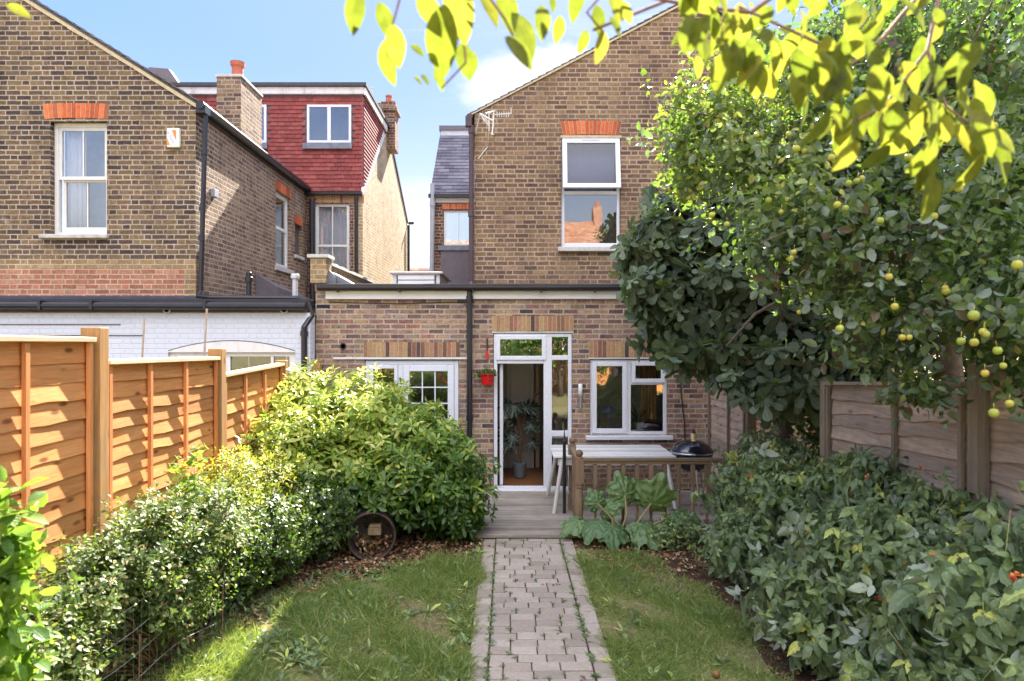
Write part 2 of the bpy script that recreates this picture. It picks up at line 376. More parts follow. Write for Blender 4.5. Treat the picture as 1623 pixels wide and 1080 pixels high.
M_redplastic = plain('red_plastic', (0.65, 0.012, 0.012), 0.32, var=0.04)
M_slate = attr_mat('roof_slate', [(0, (0.10, 0.095, 0.11)), (.5, (0.15, 0.14, 0.165)), (1, (0.21, 0.19, 0.21))], 0.6, 20, stain=0.25)
M_redtile = attr_mat('hung_red_tile', [(0, (0.22, 0.045, 0.04)), (.5, (0.28, 0.058, 0.05)), (1, (0.33, 0.085, 0.07))], 0.75, 16, stain=0.35, stainc=(.16, .06, .055))
M_browntile = attr_mat('brown_roof_tile', [(0, (0.16, 0.08, 0.06)), (.5, (0.26, 0.13, 0.09)), (1, (0.36, 0.2, 0.13))], 0.8, 16, stain=0.3)
M_orangetile = attr_mat('orange_roof_tile', [(0, (0.30, 0.12, 0.07)), (.5, (0.40, 0.18, 0.10)), (1, (0.45, 0.24, 0.14))], 0.8, 16, stain=0.3)
M_glass = glassmat('window_glass', (.94, .96, .97), .07)
M_glass_hi = glassmat('window_glass_bright', (0.8, 0.84, 0.86), 0.10)
M_wall_in = plain('interior_cream', (0.60, 0.52, 0.42), 0.8, var=.05)
M_dark_in = plain('interior_dark', (0.10, 0.08, 0.07), 0.8)
M_curtain = plain('white_net_curtain', (0.86, 0.86, 0.92), 0.9, var=.04)
M_curtain_tan = plain('tan_curtain', (0.50, 0.25, 0.09), 0.9, var=.1)
M_floor = wood('wooden_floor', (0.22, 0.09, 0.035), (0.32, 0.14, 0.055), 0, rough=.35)
M_fence = wood('orange_fence_wood', (0.60, 0.225, 0.06), (0.70, 0.33, 0.115), 1, 0.95, 0.10, .75, (0.22, 0.07, 0.02))
M_batten = wood('orange_batten_wood', (0.60, 0.21, 0.06), (0.66, 0.30, 0.11), 2, 0.5, 0, .75, (0.25, 0.08, 0.02))
M_post = wood('yellow_post_wood', (0.36, 0.17, 0.05), (0.50, 0.28, 0.10), 2, 0.9, 0.35, .8, (0.10, .05, .02))
M_cap = wood('pale_cap_wood', (0.66, 0.44, 0.26), (0.72, 0.52, 0.34), 1, 0.3)
M_grey_fence = wood('weathered_fence_wood', (0.34, 0.235, 0.17), (0.56, 0.42, 0.33), 1, 0.6, 0.45, .85)
M_grey_post = wood('weathered_post_wood', (0.20, 0.15, 0.10), (0.30, 0.23, 0.17), 2, 0.4, 0.5, .85)
M_deck = wood('grey_deck_wood', (0.26, 0.22, 0.18), (0.40, 0.35, 0.30), 0, 0.3, 0.5, .85)
M_rail = wood('brown_railing_wood', (0.20, 0.125, 0.07), (0.30, 0.20, 0.12), 2, 0.3, 0.4, .8)
M_railx = wood('brown_railing_wood_long', (0.22, 0.14, 0.08), (0.33, 0.23, 0.14), 0, 0.3, 0.4, .8)
M_table = wood('white_painted_wood', (0.62, 0.60, 0.56), (0.74, 0.72, 0.68), 0, 0.2, 0.18, .6)
M_bark = plain('bark', (0.13, 0.095, 0.07), 0.9, var=.35, nscale=25, bstr=.8)
M_twig = plain('reddish_twig', (0.20, 0.11, 0.07), 0.8, var=.3, nscale=25)
M_stick = plain('bamboo_cane', (0.42, 0.33, 0.24), 0.7, var=.2, nscale=20)
M_rust = plain('rusty_metal', (0.05, 0.03, 0.022), 0.75, 0.0, var=.5, nscale=14, bstr=.5)
M_wire = plain('galvanised_wire', (0.5, 0.5, 0.48), 0.4, 0.6)
M_enamel = plain('black_enamel', (0.012, 0.012, 0.018), 0.12, var=.1, spec=.8)
M_steel = plain('steel', (0.5, 0.5, 0.52), 0.3, 0.9)
M_potgrey = plain('blue_grey_pot', (0.16, 0.20, 0.22), 0.5)
M_wood_block = plain('old_timber', (0.22, 0.15, 0.08), 0.8, var=.3, nscale=20)
M_alarmw = plain('alarm_box_white', (0.74, 0.76, 0.66), 0.5)
M_alarmo = plain('alarm_box_orange', (0.80, 0.24, 0.04), 0.5)
M_alarmp = plain('alarm_box_lettering', (0.40, 0.30, 0.55), 0.6)
M_blue = plain('blue_fabric', (0.20, 0.22, 0.45), 0.7)
M_wax = plain('candle_wax', (0.80, 0.60, 0.30), 0.5)


# ------------------------------------------------------------------ architecture helpers
def wall_y(mb, Y, th, x0, x1, z0, z1, holes=(), top=None):
    """wall facing -Y with real openings; holes: (x0,x1,z0,z1); top: extra outline points (x,z) above z1"""
    xs = sorted({x0, x1, *[h[0] for h in holes], *[h[1] for h in holes]})
    zs = sorted({z0, z1, *[h[2] for h in holes], *[h[3] for h in holes]})
    for a, b in zip(xs, xs[1:]):
        for c, d in zip(zs, zs[1:]):
            mx, mz = (a + b) / 2, (c + d) / 2
            if any(h[0] < mx < h[1] and h[2] < mz < h[3] for h in holes): continue
            mb.quad([(a, Y, c), (b, Y, c), (b, Y, d), (a, Y, d)])
            mb.quad([(b, Y + th, c), (a, Y + th, c), (a, Y + th, d), (b, Y + th, d)])
    for a, b, c, d in holes:
        mb.quad([(a, Y, c), (a, Y, d), (a, Y + th, d), (a, Y + th, c)])
        mb.quad([(b, Y, d), (b, Y, c), (b, Y + th, c), (b, Y + th, d)])
        mb.quad([(a, Y, d), (b, Y, d), (b, Y + th, d), (a, Y + th, d)])
        mb.quad([(b, Y, c), (a, Y, c), (a, Y + th, c), (b, Y + th, c)])
    mb.quad([(x0, Y, z1), (x0, Y, z0), (x0, Y + th, z0), (x0, Y + th, z1)])
    mb.quad([(x1, Y, z0), (x1, Y, z1), (x1, Y + th, z1), (x1, Y + th, z0)])
    if top: mb.prism([(x0, z1)] + list(top) + [(x1, z1)], 'y', Y, Y + th)
    else: mb.quad([(x0, Y, z1), (x0, Y + th, z1), (x1, Y + th, z1), (x1, Y, z1)])

def frame(mb, x0, x1, z0, z1, y, w, d, wb=None, wt=None):
    wb = w if wb is None else wb; wt = w if wt is None else wt
    mb.box(x0, x0 + w, y, y + d, z0, z1); mb.box(x1 - w, x1, y, y + d, z0, z1)
    mb.box(x0 + w, x1 - w, y, y + d, z0, z0 + wb); mb.box(x0 + w, x1 - w, y, y + d, z1 - wt, z1)

def pane(x0, x1, z0, z1, y, parent, mat=None, th=0.006):
    return MB().box(x0, x1, y, y + th, z0, z1).build('pane', mat or M_glass, parent)

def curtain(x0, x1, z0, z1, y, parent, mat, amp=0.03, waves=8, name='curtain'):
    mb = MB(); n = 60
    vs = []; fs = []
    for i in range(n + 1):
        x = x0 + (x1 - x0) * i / n
        dy = amp * math.sin(i / n * waves * 6.283 + math.sin(i * .4) * .8)
        vs += [(x, y + dy, z0), (x, y + dy * .7, z1)]
    for i in range(n): fs.append((2 * i, 2 * i + 2, 2 * i + 3, 2 * i + 1))
    mb.add(vs, fs, .5); o = mb.build(name, mat, parent, smooth=True)
    s = o.modifiers.new('thick', 'SOLIDIFY'); s.thickness = .004
    return o

def soldier(name, x0, x1, z0, z1, y, mat, parent, n, fan=0.0, rise=0.0, th=0.03, label=None):
    """row of upright bricks; fan spreads the top outwards, rise gives the row a slight camber"""
    mb = MB(); g = 0.010
    for i in range(n):
        a0 = i / n; a1 = (i + 1) / n
        def X(a, t): return x0 + (x1 - x0) * a + fan * (2 * a - 1) * t
        def C(a): return rise * (1 - (2 * a - 1) ** 2)
        gg = g / (x1 - x0) / 2
        b0, b1 = a0 + gg, a1 - gg
        p = [(X(b0, 0), z0 + C(b0)), (X(b1, 0), z0 + C(b1)), (X(b1, 1), z1 + C(b1) * .6), (X(b0, 1), z1 + C(b0) * .6)]
        yy = y + random.uniform(-.002, .002)
        mb.prism(p, 'y', yy, yy + th)
    o = mb.build(name, mat, parent, label=label)
    m2 = MB()
    for i in range(12):
        a0, a1 = i / 12, (i + 1) / 12
        C = lambda a: rise * (1 - (2 * a - 1) ** 2)
        X = lambda a, t: x0 + (x1 - x0) * a + fan * (2 * a - 1) * t
        m2.prism([(X(a0, 0), z0 + C(a0) + .002), (X(a1, 0), z0 + C(a1) + .002), (X(a1, 1), z1 + C(a1) * .6), (X(a0, 1), z1 + C(a0) * .6)], 'y', y + .004, y + th - .002)
    m2.build('mortar_joint', M_mortar, o)
    return o

def tiles(mb, org, ux, uz, width, length, course, tw, th=0.012, jitter=0.004, clip=None):
    """overlapping tiles on a slope: org lower corner, ux along the eave, uz up the slope"""
    org, ux, uz = Vector(org), Vector(ux).normalized(), Vector(uz).normalized(); nn = ux.cross(uz)
    if nn.z < 0 or (abs(nn.z) < 1e-6 and nn.y > 0): nn = -nn
    rows = int(length / course); cols = int(width / tw) + 1
    for i in range(rows):
        for j in range(cols):
            a = j * tw - (tw / 2 if i % 2 else 0); b = min(a + tw - 0.004, width); a = max(a, 0)
            if b - a < .02: continue
            if clip and not clip((a + b) / 2, i * course): continue
            s0 = i * course + random.uniform(-jitter, jitter); s1 = s0 + course * 1.15
            l = random.uniform(0, .003)
            A = org + ux * a + uz * s0; B = org + ux * b + uz * s0; C = org + ux * b + uz * s1; D = org + ux * a + uz * s1
            t0 = nn * (th + .016 + l); t1 = nn * (th)
            b0 = nn * .012
            mb.hexa([A + b0, B + b0, C, D, A + t0, B + t0, C + t1, D + t1])

def gutter(mb, pts, r=0.06):
    """half-round gutter run"""
    pts = [Vector(p) for p in pts]
    mb.tube(pts, r, 10)

def pipe(mb, pts, r=0.034, collars=()):
    mb.tube(pts, r, 10)
    for c in collars:
        mb.lathe([(r, -.04), (r + .012, -.04), (r + .012, .04), (r, .04)], c, n=12)


# ================================================================== own house: brick_house
D1, D2, D3 = 10.3, 11.15, 15.9
DK = 0.083                                     # deck / threshold level
house = thing('brick_house', 'middle brick house with open white back door and an aerial on its gable', 'house', (0, 12.0, 0))
mb = MB()
F_DOOR = (-2.16, -0.74, DK, 2.06); B_DOOR = (-0.22, 0.97, DK, 2.464); K_WIN = (1.238, 2.41, 0.92, 2.07)
wall_y(mb, D1, 0.25, -2.9, 3.06, -0.05, 3.10, [F_DOOR, B_DOOR, K_WIN])
ext = mb.build('extension_wall', M_brick_ext, house)
MB().box(2.84, 3.06, D1 + .25, D2 + 3, -.05, 3.1).build('extension_side_wall', M_brick_ext, house)
MB().box(-2.9, -2.68, D1 + .25, D2 + 3, -.05, 3.1).build('extension_side_wall', M_brick_ext, house)
# black gutter and edge, white fascia
mb = MB(); mb.box(-2.80, 3.06, D1 - .06, D1 + .2, 3.125, 3.20)
mb.tube([(-2.84, D1 - .10, 3.145), (3.06, D1 - .10, 3.145)], .056, 12)
mb.box(-2.84, 3.06, D1 - .155, D1 - .06, 3.165, 3.19)
for x in (-2.55, -1.62, -.52, .5, 1.3, 2.2): mb.box(x - .014, x + .014, D1 - .15, D1 - .04, 3.07, 3.10)
g = mb.build('gutter', M_black, house, bevel=.006)
MB().box(-2.74, -.60, D1 - .045, D1 - .002, 2.975, 3.122).box(-.56, 3.06, D1 - .045, D1 - .002, 2.978, 3.122).build('fascia', M_wfl, house)
MB().box(-2.86, 3.06, D1 + .2, D3, 3.10, 3.17).build('extension_roof', M_felt, house)
mb = MB(); pipe(mb, [(-.575, D1 - .05, 3.12), (-.575, D1 - .05, .15)], .042, [(-.575, D1 - .05, 2.98), (-.575, D1 - .05, 1.2)])
mb.box(-.64, -.51, D1 - .03, D1, 2.93, 2.97)
mb.build('downpipe', M_black, house, smooth=False)
mb = MB(); mb.tube([(-2.7, D1 - .012, 2.93), (-2.2, D1 - .012, 2.915), (-1.6, D1 - .012, 2.905), (-1.0, D1 - .012, 2.925), (-.68, D1 - .012, 2.93), (-.62, D1 - .02, 2.86)], .006, 6)
mb.build('cable', M_black, house); mb = MB()
mb.tube([(2.64, D1 - .012, 2.6), (2.60, D1 - .012, 1.95), (2.615, D1 - .012, 1.5), (2.66, D1 - .012, 1.1), (2.67, D1 - .012, .8)], .009, 6)
mb.build('cable', M_black, house)
MB().lathe([(.045, 0), (.05, .012), (.034, .014), (.03, -.03)], (-2.485, D1, 2.265), (0, -1, 0), 14).build('vent_hole', M_black, house)
soldier('soldier_course', -2.18, -.72, 2.105, 2.325, D1 - .012, M_soldier, house, 22)
soldier('soldier_course', -.24, .99, 2.49, 2.72, D1 - .012, M_soldier, house, 19)
soldier('soldier_course', 1.22, 2.43, 2.10, 2.335, D1 - .012, M_soldier, house, 18)
MB().box(-2.63, -.56, D1 - .022, D1 + .02, 2.068, 2.098).box(-.24, .99, D1 - .006, D1 + .1, 2.468, 2.486).box(1.22, 2.43, D1 - .006, D1 + .1, 2.075, 2.095).build('lintel_strip', M_wpaint, house)
# french door
mb = MB(); y = D1 + .02
x0, x1, z0, z1 = F_DOOR; x0 += .006; x1 -= .006; z1 -= .012
frame(mb, x0, x1, z0, z1, y, .065, .07); mb.box(-1.66, -1.585, y, y + .07, z0 + .065, z1 - .065)
fd = mb.build('french_door', M_pvc, house, bevel=.006)
mb = MB(); frame(mb, x0 + .068, -1.664, z0 + .068, z1 - .068, y - .012, .055, .05, .2); mb.build('door_sash', M_pvc, fd, bevel=.006)
pane(x0 + .123, -1.72, z0 + .268, z1 - .123, y + .01, fd, M_glass_hi)
mb = MB(); frame(mb, -1.581, x1 - .068, z0 + .068, z1 - .068, y - .016, .095, .06, .28)
lf = mb.build('door_leaf', M_pvc, fd, bevel=.007)
a, b, c, d = -1.486, x1 - .163, z0 + .348, z1 - .163
pane(a, b, c, d, y + .01, fd, M_glass_hi)
mb = MB()
for i in (1, 2): mb.box(a + (b - a) * i / 3 - .009, a + (b - a) * i / 3 + .009, y - .0, y + .008, c, d)
nz = 6
for i in range(1, nz): z = c + (d - c) * i / nz; mb.box(a, b, y - .003, y + .0075, z - .009, z + .009)
mb.build('glazing_bar', M_pvc, fd)
MB().box(-1.555, -1.525, y - .045, y - .017, 1.0, 1.2).box(-1.55, -1.53, y - .07, y - .046, 1.1, 1.12).box(-1.55, -1.44, y - .085, y - .068, 1.1, 1.12).build('handle', M_steel, fd, bevel=.003)
# back door, open
mb = MB(); x0, x1, z0, z1 = B_DOOR; x0 += .006; x1 -= .006; z1 -= .006; y = D1 + .015
frame(mb, x0, x1, z0, z1, y, .055, .075, .06)
mb.box(.54, .665, y, y + .075, z0 + .06, z1 - .055)                    # mullion
mb.box(x0 + .055, .54, y, y + .075, 2.00, 2.07)                        # transom
mb.box(.665, x1 - .055, y, y + .075, 2.055, 2.125); mb.box(.665, x1 - .055, y, y + .075, .90, .985)
bd = mb.build('back_door', M_pvc, house, bevel=.006)
mb = MB(); frame(mb, x0 + .035, .575, 2.055, z1 - .03, y - .02, .062, .05); mb.build('fanlight', M_pvc, bd, bevel=.006)
pane(x0 + .097, .513, 2.117, z1 - .092, y + .0, bd, M_glass_hi)
pane(.665, x1 - .055, 2.125, z1 - .055, y + .02, bd, M_glass_hi); pane(.665, x1 - .055, .985, 2.055, y + .02, bd, M_glass_hi); pane(.665, x1 - .055, z0 + .06, .90, y + .02, bd)
MB().box(x0 - .0, .60, y - .05, y - .001, z0 - .02, z0 + .012).build('threshold', M_pvc, bd)
mb = MB()  # leaf swung into the room against the left
lx = -.125
mb.box(lx, lx + .05, D1 + .10, D1 + .19, .15, 1.995); mb.box(lx, lx + .05, D1 + .67, D1 + .76, .15, 1.995)
mb.box(lx, lx + .05, D1 + .19, D1 + .67, .15, .34); mb.box(lx, lx + .05, D1 + .19, D1 + .67, 1.905, 1.995)
mb.build('door_leaf', M_pvc, bd, bevel=.005)
MB().box(lx + .02, lx + .03, D1 + .19, D1 + .67, .34, 1.905).build('pane', M_glass, bd)
MB().box(lx + .05, lx + .062, D1 + .70, D1 + .73, 1.0, 1.22).box(lx + .062, lx + .10, D1 + .705, D1 + .72, 1.1, 1.12).box(lx + .088, lx + .10, D1 + .6, D1 + .72, 1.1, 1.12).build('handle', M_steel, bd)
# kitchen window
mb = MB(); x0, x1, z0, z1 = K_WIN; x0 += .006; x1 -= .006; y = D1 + .03
z1 -= .01; frame(mb, x0, x1, z0, z1, y, .052, .07); mb.box(1.80, 1.86, y, y + .07, z0 + .052, z1 - .052); mb.box(1.86, x1 - .052, y, y + .07, 1.68, 1.73)
kw = mb.build('kitchen_window', M_pvc, house, bevel=.006)
mb = MB(); frame(mb, x0 + .03, 1.80, z0 + .03, z1 - .03, y - .022, .068, .055); frame(mb, 1.868, x1 - .028, 1.712, z1 - .03, y - .022, .06, .055); mb.build('window_sash', M_pvc, kw, bevel=.006)
pane(x0 + .098, 1.732, z0 + .098, z1 - .098, y + .0, kw, M_glass); pane(1.928, x1 - .088, 1.772, z1 - .09, y + .0, kw); pane(1.86, x1 - .052, z0 + .052, 1.68, y + .02, kw)
MB().box(x0 - .07, x1 + .08, D1 - .06, D1 + .03, .855, .918).build('window_sill', M_pvc, kw, bevel=.008)
# wall light
wl = MB().lathe([(.012, 0), (.03, .01), (.03, .17), (.02, .18)], (1.085, D1 - .075, 1.52), n=14).build('wall_light', M_wfl, house, smooth=True)
MB().box(1.055, 1.085, D1 - .05, D1, 1.56, 1.63).lathe([(.026, 0), (.026, .19)], (1.085, D1 - .075, 1.33), n=14).build('light_bracket', M_steel, wl)
# boundary parapet and pier
mb = MB(); mb.box(-2.98, -2.74, D1 - .01, D1 + .3, 3.10 if False else 3.22, 3.60); mb.box(-3.0, -2.78, D1 + .3, 14.0, 3.12, 3.52)
mb.build('parapet', M_brick_yellow, house)
mb = MB(); mb.box(-3.02, -2.70, D1 - .04, D1 + .34, 3.60, 3.65)
for i in range(16): yy = D1 + .34 + i * .21; mb.box(-3.03, -2.74, yy, yy + .2, 3.522, 3.565 + random.uniform(-.008, .008))
mb.build('coping', M_stone, house)
mb = MB(); mb.prism([(-2.76, 3.18), (-2.62, 3.18), (-2.62, 3.32), (-2.72, 3.42), (-2.76, 3.42)], 'y', D1 + .1, D1 + .13); mb.prism([(-2.73, 3.18), (-2.3, 3.18), (-2.45, 3.26), (-2.7, 3.40)], 'y', D1 + .14, D1 + .6)
mb.build('lead_flashing', M_lead, house)
# rooflight box
rl = MB().box(-2.02, -1.20, 12.0, 13.6, 3.17, 3.52).build('rooflight', M_wpaint, house)
mb = MB(); mb.box(-2.08, -1.14, 11.94, 13.66, 3.52, 3.56); mb.build('rooflight_lid', M_wold, rl, bevel=.01)
mb = MB()
for z in (3.22, 3.32, 3.42): mb.hexa([(-1.93, 11.97, z), (-1.29, 11.97, z), (-1.29, 11.999, z), (-1.93, 11.999, z), (-1.93, 11.975, z + .07), (-1.29, 11.975, z + .07), (-1.29, 11.999, z + .085), (-1.93, 11.999, z + .085)])
mb.build('louvre', M_wfl, rl)
for x in (-1.955, -1.285):
    mb = MB(); mb.box(x, x + .02, 11.985, 11.999, 3.225, 3.495); mb.build('louvre_clip', M_black, rl)
# upper outrigger
XL = -.546; AP = 3.0
zE, zR = 6.04, 7.92
mb = MB(); U_WIN = (.872, 1.84, 3.876, 5.67)
wall_y(mb, D2, .25, XL, AP - .004, 3.0, 6.0, [U_WIN], [(XL, 6.04), (AP - .004, zR)])
mb.build('upper_wall', M_brick_right, house)
MB().box(XL, XL + .25, D2 + .25, D3, 3.0, 6.0).build('side_wall', M_brick_right, house)
MB().box(XL + .02, AP - .01, D2 - .035, D2 - .002, 3.17, 3.26).build('lead_flashing', M_lead, house)
sl = Vector((AP - XL, 0, zR - zE)).normalized()
mb = MB(); tiles(mb, (XL - .06, D2 - .03, zE + .0), (0, 1, 0), sl, 4.8, 3.95, .14, .2); mb.build('roof', M_slate, house)
MB().prism([(XL - .06, zE - .02), (AP - .006, zR - .02), (AP - .006, zR + .015), (XL - .06, zE + .015)], 'y', D2 - .025, D2 + 0.0).build('verge', M_lime, house)
mb = MB(); mb.tube([(XL - .08, D2 - .03, zE - .04), (XL - .08, D3, zE - .04)], .055, 8)
mb.box(XL - .14, XL - .04, D2 - .13, D2 - .02, zE - .22, zE - .06)
pipe(mb, [(XL - .045, D2 - .07, zE - .2), (XL - .05, D2 - .07, 3.3), (XL - .05, D2 - .12, 3.2)], .04, [(XL - .046, D2 - .07, 5.75), (XL - .05, D2 - .07, 4.4)])
mb.build('downpipe', M_brownpipe, house)
soldier('window_arch', .90, 1.815, 5.70, 5.93, D2 - .006, M_orange, house, 15, .045, .02)
# upper window: frame, open top sash
mb = MB(); x0, x1, z0, z1 = U_WIN; x0 += .005; x1 -= .005; y = D2 + .05; z1 -= .01
frame(mb, x0, x1, z0, z1, y, .05, .07, .07); mb.box(x0 + .05, x1 - .05, y, y + .07, 4.74, 4.80)
uw = mb.build('upper_window', M_pvc, house, bevel=.006)
pane(x0 + .05, x1 - .05, z0 + .07, 4.74, y + .02, uw, M_glass_hi)
a = R(9); H = .84; sw = .075
def open_sash():
    mbf, mbg = MB(), MB(); p0 = Vector((0, y - .012, z1 - .02))
    dn = Vector((0, -math.sin(a), -math.cos(a))); nn = Vector((0, -math.cos(a), math.sin(a)))
    def bx(mb, xa, xb, s0, s1, t0, t1):
        P = lambda x, s, t: (x, *(p0 + dn * s + nn * t)[1:])
        mb.hexa([P(xa, s1, t1), P(xb, s1, t1), P(xb, s1, t0), P(xa, s1, t0), P(xa, s0, t1), P(xb, s0, t1), P(xb, s0, t0), P(xa, s0, t0)])
    xa, xb = x0 + .01, x1 - .01
    bx(mbf, xa, xa + sw, 0, H, 0, .05); bx(mbf, xb - sw, xb, 0, H, 0, .05); bx(mbf, xa + sw, xb - sw, 0, sw, 0, .05); bx(mbf, xa + sw, xb - sw, H - sw, H, 0, .05)
    bx(mbg, xa + sw, xb - sw, sw, H - sw, .02, .028)
    o = mbf.build('open_sash', M_pvc, uw, bevel=.005); mbg.build('pane', glassmat('dull_glass', (.8, .82, .88), -.035), uw)
    m3 = MB(); bx(m3, 1.2, 1.5, .022, .034, .051, .056); m3.build('vent_slot', M_greypipe, uw)
open_sash()
curtain(x0 + .06, x1 - .06, 4.82, z1 - .05, y + .14, uw, plain('grey_blind', (.27, .28, .36), .9, var=.04), .006, 3, 'blind')
MB().box(x0 - .06, x1 + .1, D2 - .07, D2 + .05, 3.80, 3.874).build('window_sill', M_stone, uw, bevel=.01)
MB().box(x0 - .02, x1 + .02, D2 - .004, D2 + .05, z1 + .0, 5.70).build('lintel', M_lime, uw)
MB().box(.2, 2.6, D2 + .9, D2 + 1.0, 3.2, 6.6).box(2.65, 2.9, D2 + .26, D2 + .3, 3.2, 6).build('room_wall', M_dark_in, house) if False else MB().box(.2, 2.7, D2 + .9, D2 + 1.0, 3.2, 6.6).build('room_wall', M_wall_in, house)
# aerial on the gable corner
ta = MB(); y = D2 - .35
def PX(px, py, d): return ((px - 805) * d / 1082, d, EYE - (py - 540) * d / 1082)
ta.tube([PX(783, 176, y), PX(780, 214, y)], .010, 6); ta.tube([PX(782, 192, y), PX(761, 180, y), (XL + .02, D2, 5.72)], .012, 6)
ta.tube([PX(785, 176, y), PX(770, 180, y - .3)], .008, 6); ta.tube([PX(784, 182, y), PX(810, 180, y + .1)], .006, 6)
ta.tube([PX(810, 171, y + .1), PX(810, 180, y + .1)], .006, 5)
for i in range(6):
    q = Vector(PX(788 + i * 3.6, 181.5, y)); ta.tube([q + Vector((0, 0, -.04)), q + Vector((0, 0, .04))], .004, 5)
for dx in (0, 3, 6): ta.tube([PX(776, 200 - dx, y), PX(764 - dx * .4, 188 - dx, y)], .005, 5)
ta.tube([PX(775, 178, y), PX(775, 208, y), PX(773, 233, D2 - .02), PX(767, 240, D2 - .02), PX(758, 252, D2 - .02)], .007, 6)
ta.tube([PX(779, 212, y), PX(783, 214, D2)], .012, 6)
ta.build('tv_aerial', M_wfl, house)
# main body behind, left of the outrigger
mb = MB(); R_WIN = (-1.50, -.82, 4.56, 5.39)
wall_y(mb, D3, .25, -1.79, XL, 3.0, 5.70, [R_WIN]); mb.box(-1.79, -1.54, D3 + .25, 23, 3.0, 5.7); mb.box(-1.54, 3, 22.75, 23, 3.0, 5.7)
mb.build('rear_wall', M_brick_rear, house)
MB().prism([(D3 + .02, 5.7), (23, 5.7), (18.45, 7.88)], 'x', -1.785, -1.70).build('roof_gable', M_brick_rear, house)
mb = MB(); s2 = Vector((0, 2.5, 2.2)).normalized(); tiles(mb, (-1.82, D3 - .05, 5.68), (1, 0, 0), s2, 4.8, 3.4, .17, .25); mb.build('rear_roof', M_slate, house)
s3 = Vector((0, -4.5, 2.2)).normalized(); mb = MB(); mb.hexa([(-1.82, 18.4, 7.86), (3, 18.4, 7.86), (3, 23.1, 5.6), (-1.82, 23.1, 5.6), (-1.82, 18.4, 7.92), (3, 18.4, 7.92), (3, 23.1, 5.66), (-1.82, 23.1, 5.66)]); mb.build('front_roof', M_slate, house)
MB().box(-1.80, 3, 18.28, 18.5, 7.84, 7.98).build('roof_flashing', plain('white_lead', (.5, .52, .56), .5), house)
MB().box(-1.84, 3, 18.25, 18.52, 7.98, 8.10).build('ridge', M_clad, house)
MB().box(-1.84, XL - .1, D3 - .14, D3 - .02, 5.66, 5.74).build('gutter', M_black, house)
MB().box(-1.80, XL, D3 - .03, D3 - .002, 5.56, 5.66).build('soffit_board', M_wpaint, house)
soldier('window_arch', -1.52, -.6, 5.41, 5.545, D3 - .006, M_orange, house, 13)
mb = MB(); frame(mb, R_WIN[0] + .005, R_WIN[1] - .005, R_WIN[2] + .005, R_WIN[3] - .005, D3 + .04, .05, .06); mb.box(-1.16 + .0, -1.14, D3 + .04, D3 + .09, 4.61, 5.34)
rw = mb.build('rear_window', M_wpaint, house); pane(-1.45, -.87, 4.61, 5.34, D3 + .06, rw, glassmat('sky_mirror_glass', (.6, .7, .8), .55))
MB().box(-1.62, -.6, D3 - .09, D3 + .04, 4.44, 4.555).build('window_sill', M_lead, rw)
MB().box(-1.56, XL, D3 - .06, D3 - .003, 3.1, 4.43).build('cladding', M_clad, house)
mb = MB(); pipe(mb, [(-1.74, D3 - .1, 5.98), (-1.77, D3 - .1, 3.1)], .055, [(-1.745, D3 - .1, 5.5)]); mb.build('soil_pipe', M_greypipe, house)
# room behind the extension
mb = MB(); mb.box(-2.68, 2.84, D1 + .25, 15.0, .05, DK - .005); mb.build('room_floor', M_floor, house)
mb = MB(); mb.box(-2.68, .02, 12.2, 12.3, DK, 2.7); mb.box(.50, .56, 12.2, 12.3, DK, 2.7); mb.box(.02, .5, 12.2, 12.3, 2.25, 2.7); mb.build('room_partition', M_wall_in, house)
MB().box(-2.68, 2.84, 15.0, 15.1, DK, 2.7).box(-2.68, 2.84, D1 + .26, 15.0, 2.7, 2.75).box(.9, 2.84, 13.0, 13.06, DK, 2.7).build('room_back_wall', M_wall_in, house)
MB().box(2.6, 2.8, 10.6, 13, .1, 2.6).build('dark_cupboard', M_dark_in, house)
mb = MB(); frame(mb, -.02, .46, DK, 2.24, 12.13, .06, .06); mb.box(.04, .40, 12.15, 12.18, DK + .0, 2.18); mb.box(-.14, .04 - .061, 12.16, 12.19, DK, .25)
idr = mb.build('room_door', plain('interior_white', (.70, .66, .62), .4, var=.03), house, bevel=.006)
mb = MB(); frame(mb, .10, .34, .35, .95, 12.14, .012, .012); frame(mb, .10, .34, 1.15, 2.0, 12.14, .012, .012); mb.build('panel_moulding', M_wpaint, idr)
MB().tube([(.37, 12.13, 1.1), (.37, 12.09, 1.1), (.30, 12.09, 1.1)], .010, 8).build('handle', M_steel, idr)
curtain(2.08, 2.33, 1.0, 2.1, 10.72, house, M_curtain_tan, .02, 5)
MB().box(2.47, 2.55, 10.6, 10.7, .9, 2.2).build('curtain_pole', M_dark_in, house)


def leaf_pts(prof, fold=0.15, curl=0.15, tw=0.0):
    """prof: [(t, halfwidth)] from base to tip, first and last of width 0"""
    vs = []; idx = []
    for t, hw in prof:
        z = -curl * t * t
        if hw <= 1e-6: idx.append([len(vs)]); vs.append((tw * t, t, z))
        else:
            b = len(vs); idx.append([b, b + 1, b + 2])
            vs += [(-hw, t, z + fold * hw), (0, t, z), (hw, t, z + fold * hw)]
    fs = []
    for a, b in zip(idx, idx[1:]):
        if len(a) == 1: fs += [(a[0], b[1], b[0]), (a[0], b[2], b[1])]
        elif len(b) == 1: fs += [(a[0], a[1], b[0]), (a[1], a[2], b[0])]
        else: fs += [(a[0], a[1], b[1], b[0]), (a[1], a[2], b[2], b[1])]
    return np.array(vs, float), fs

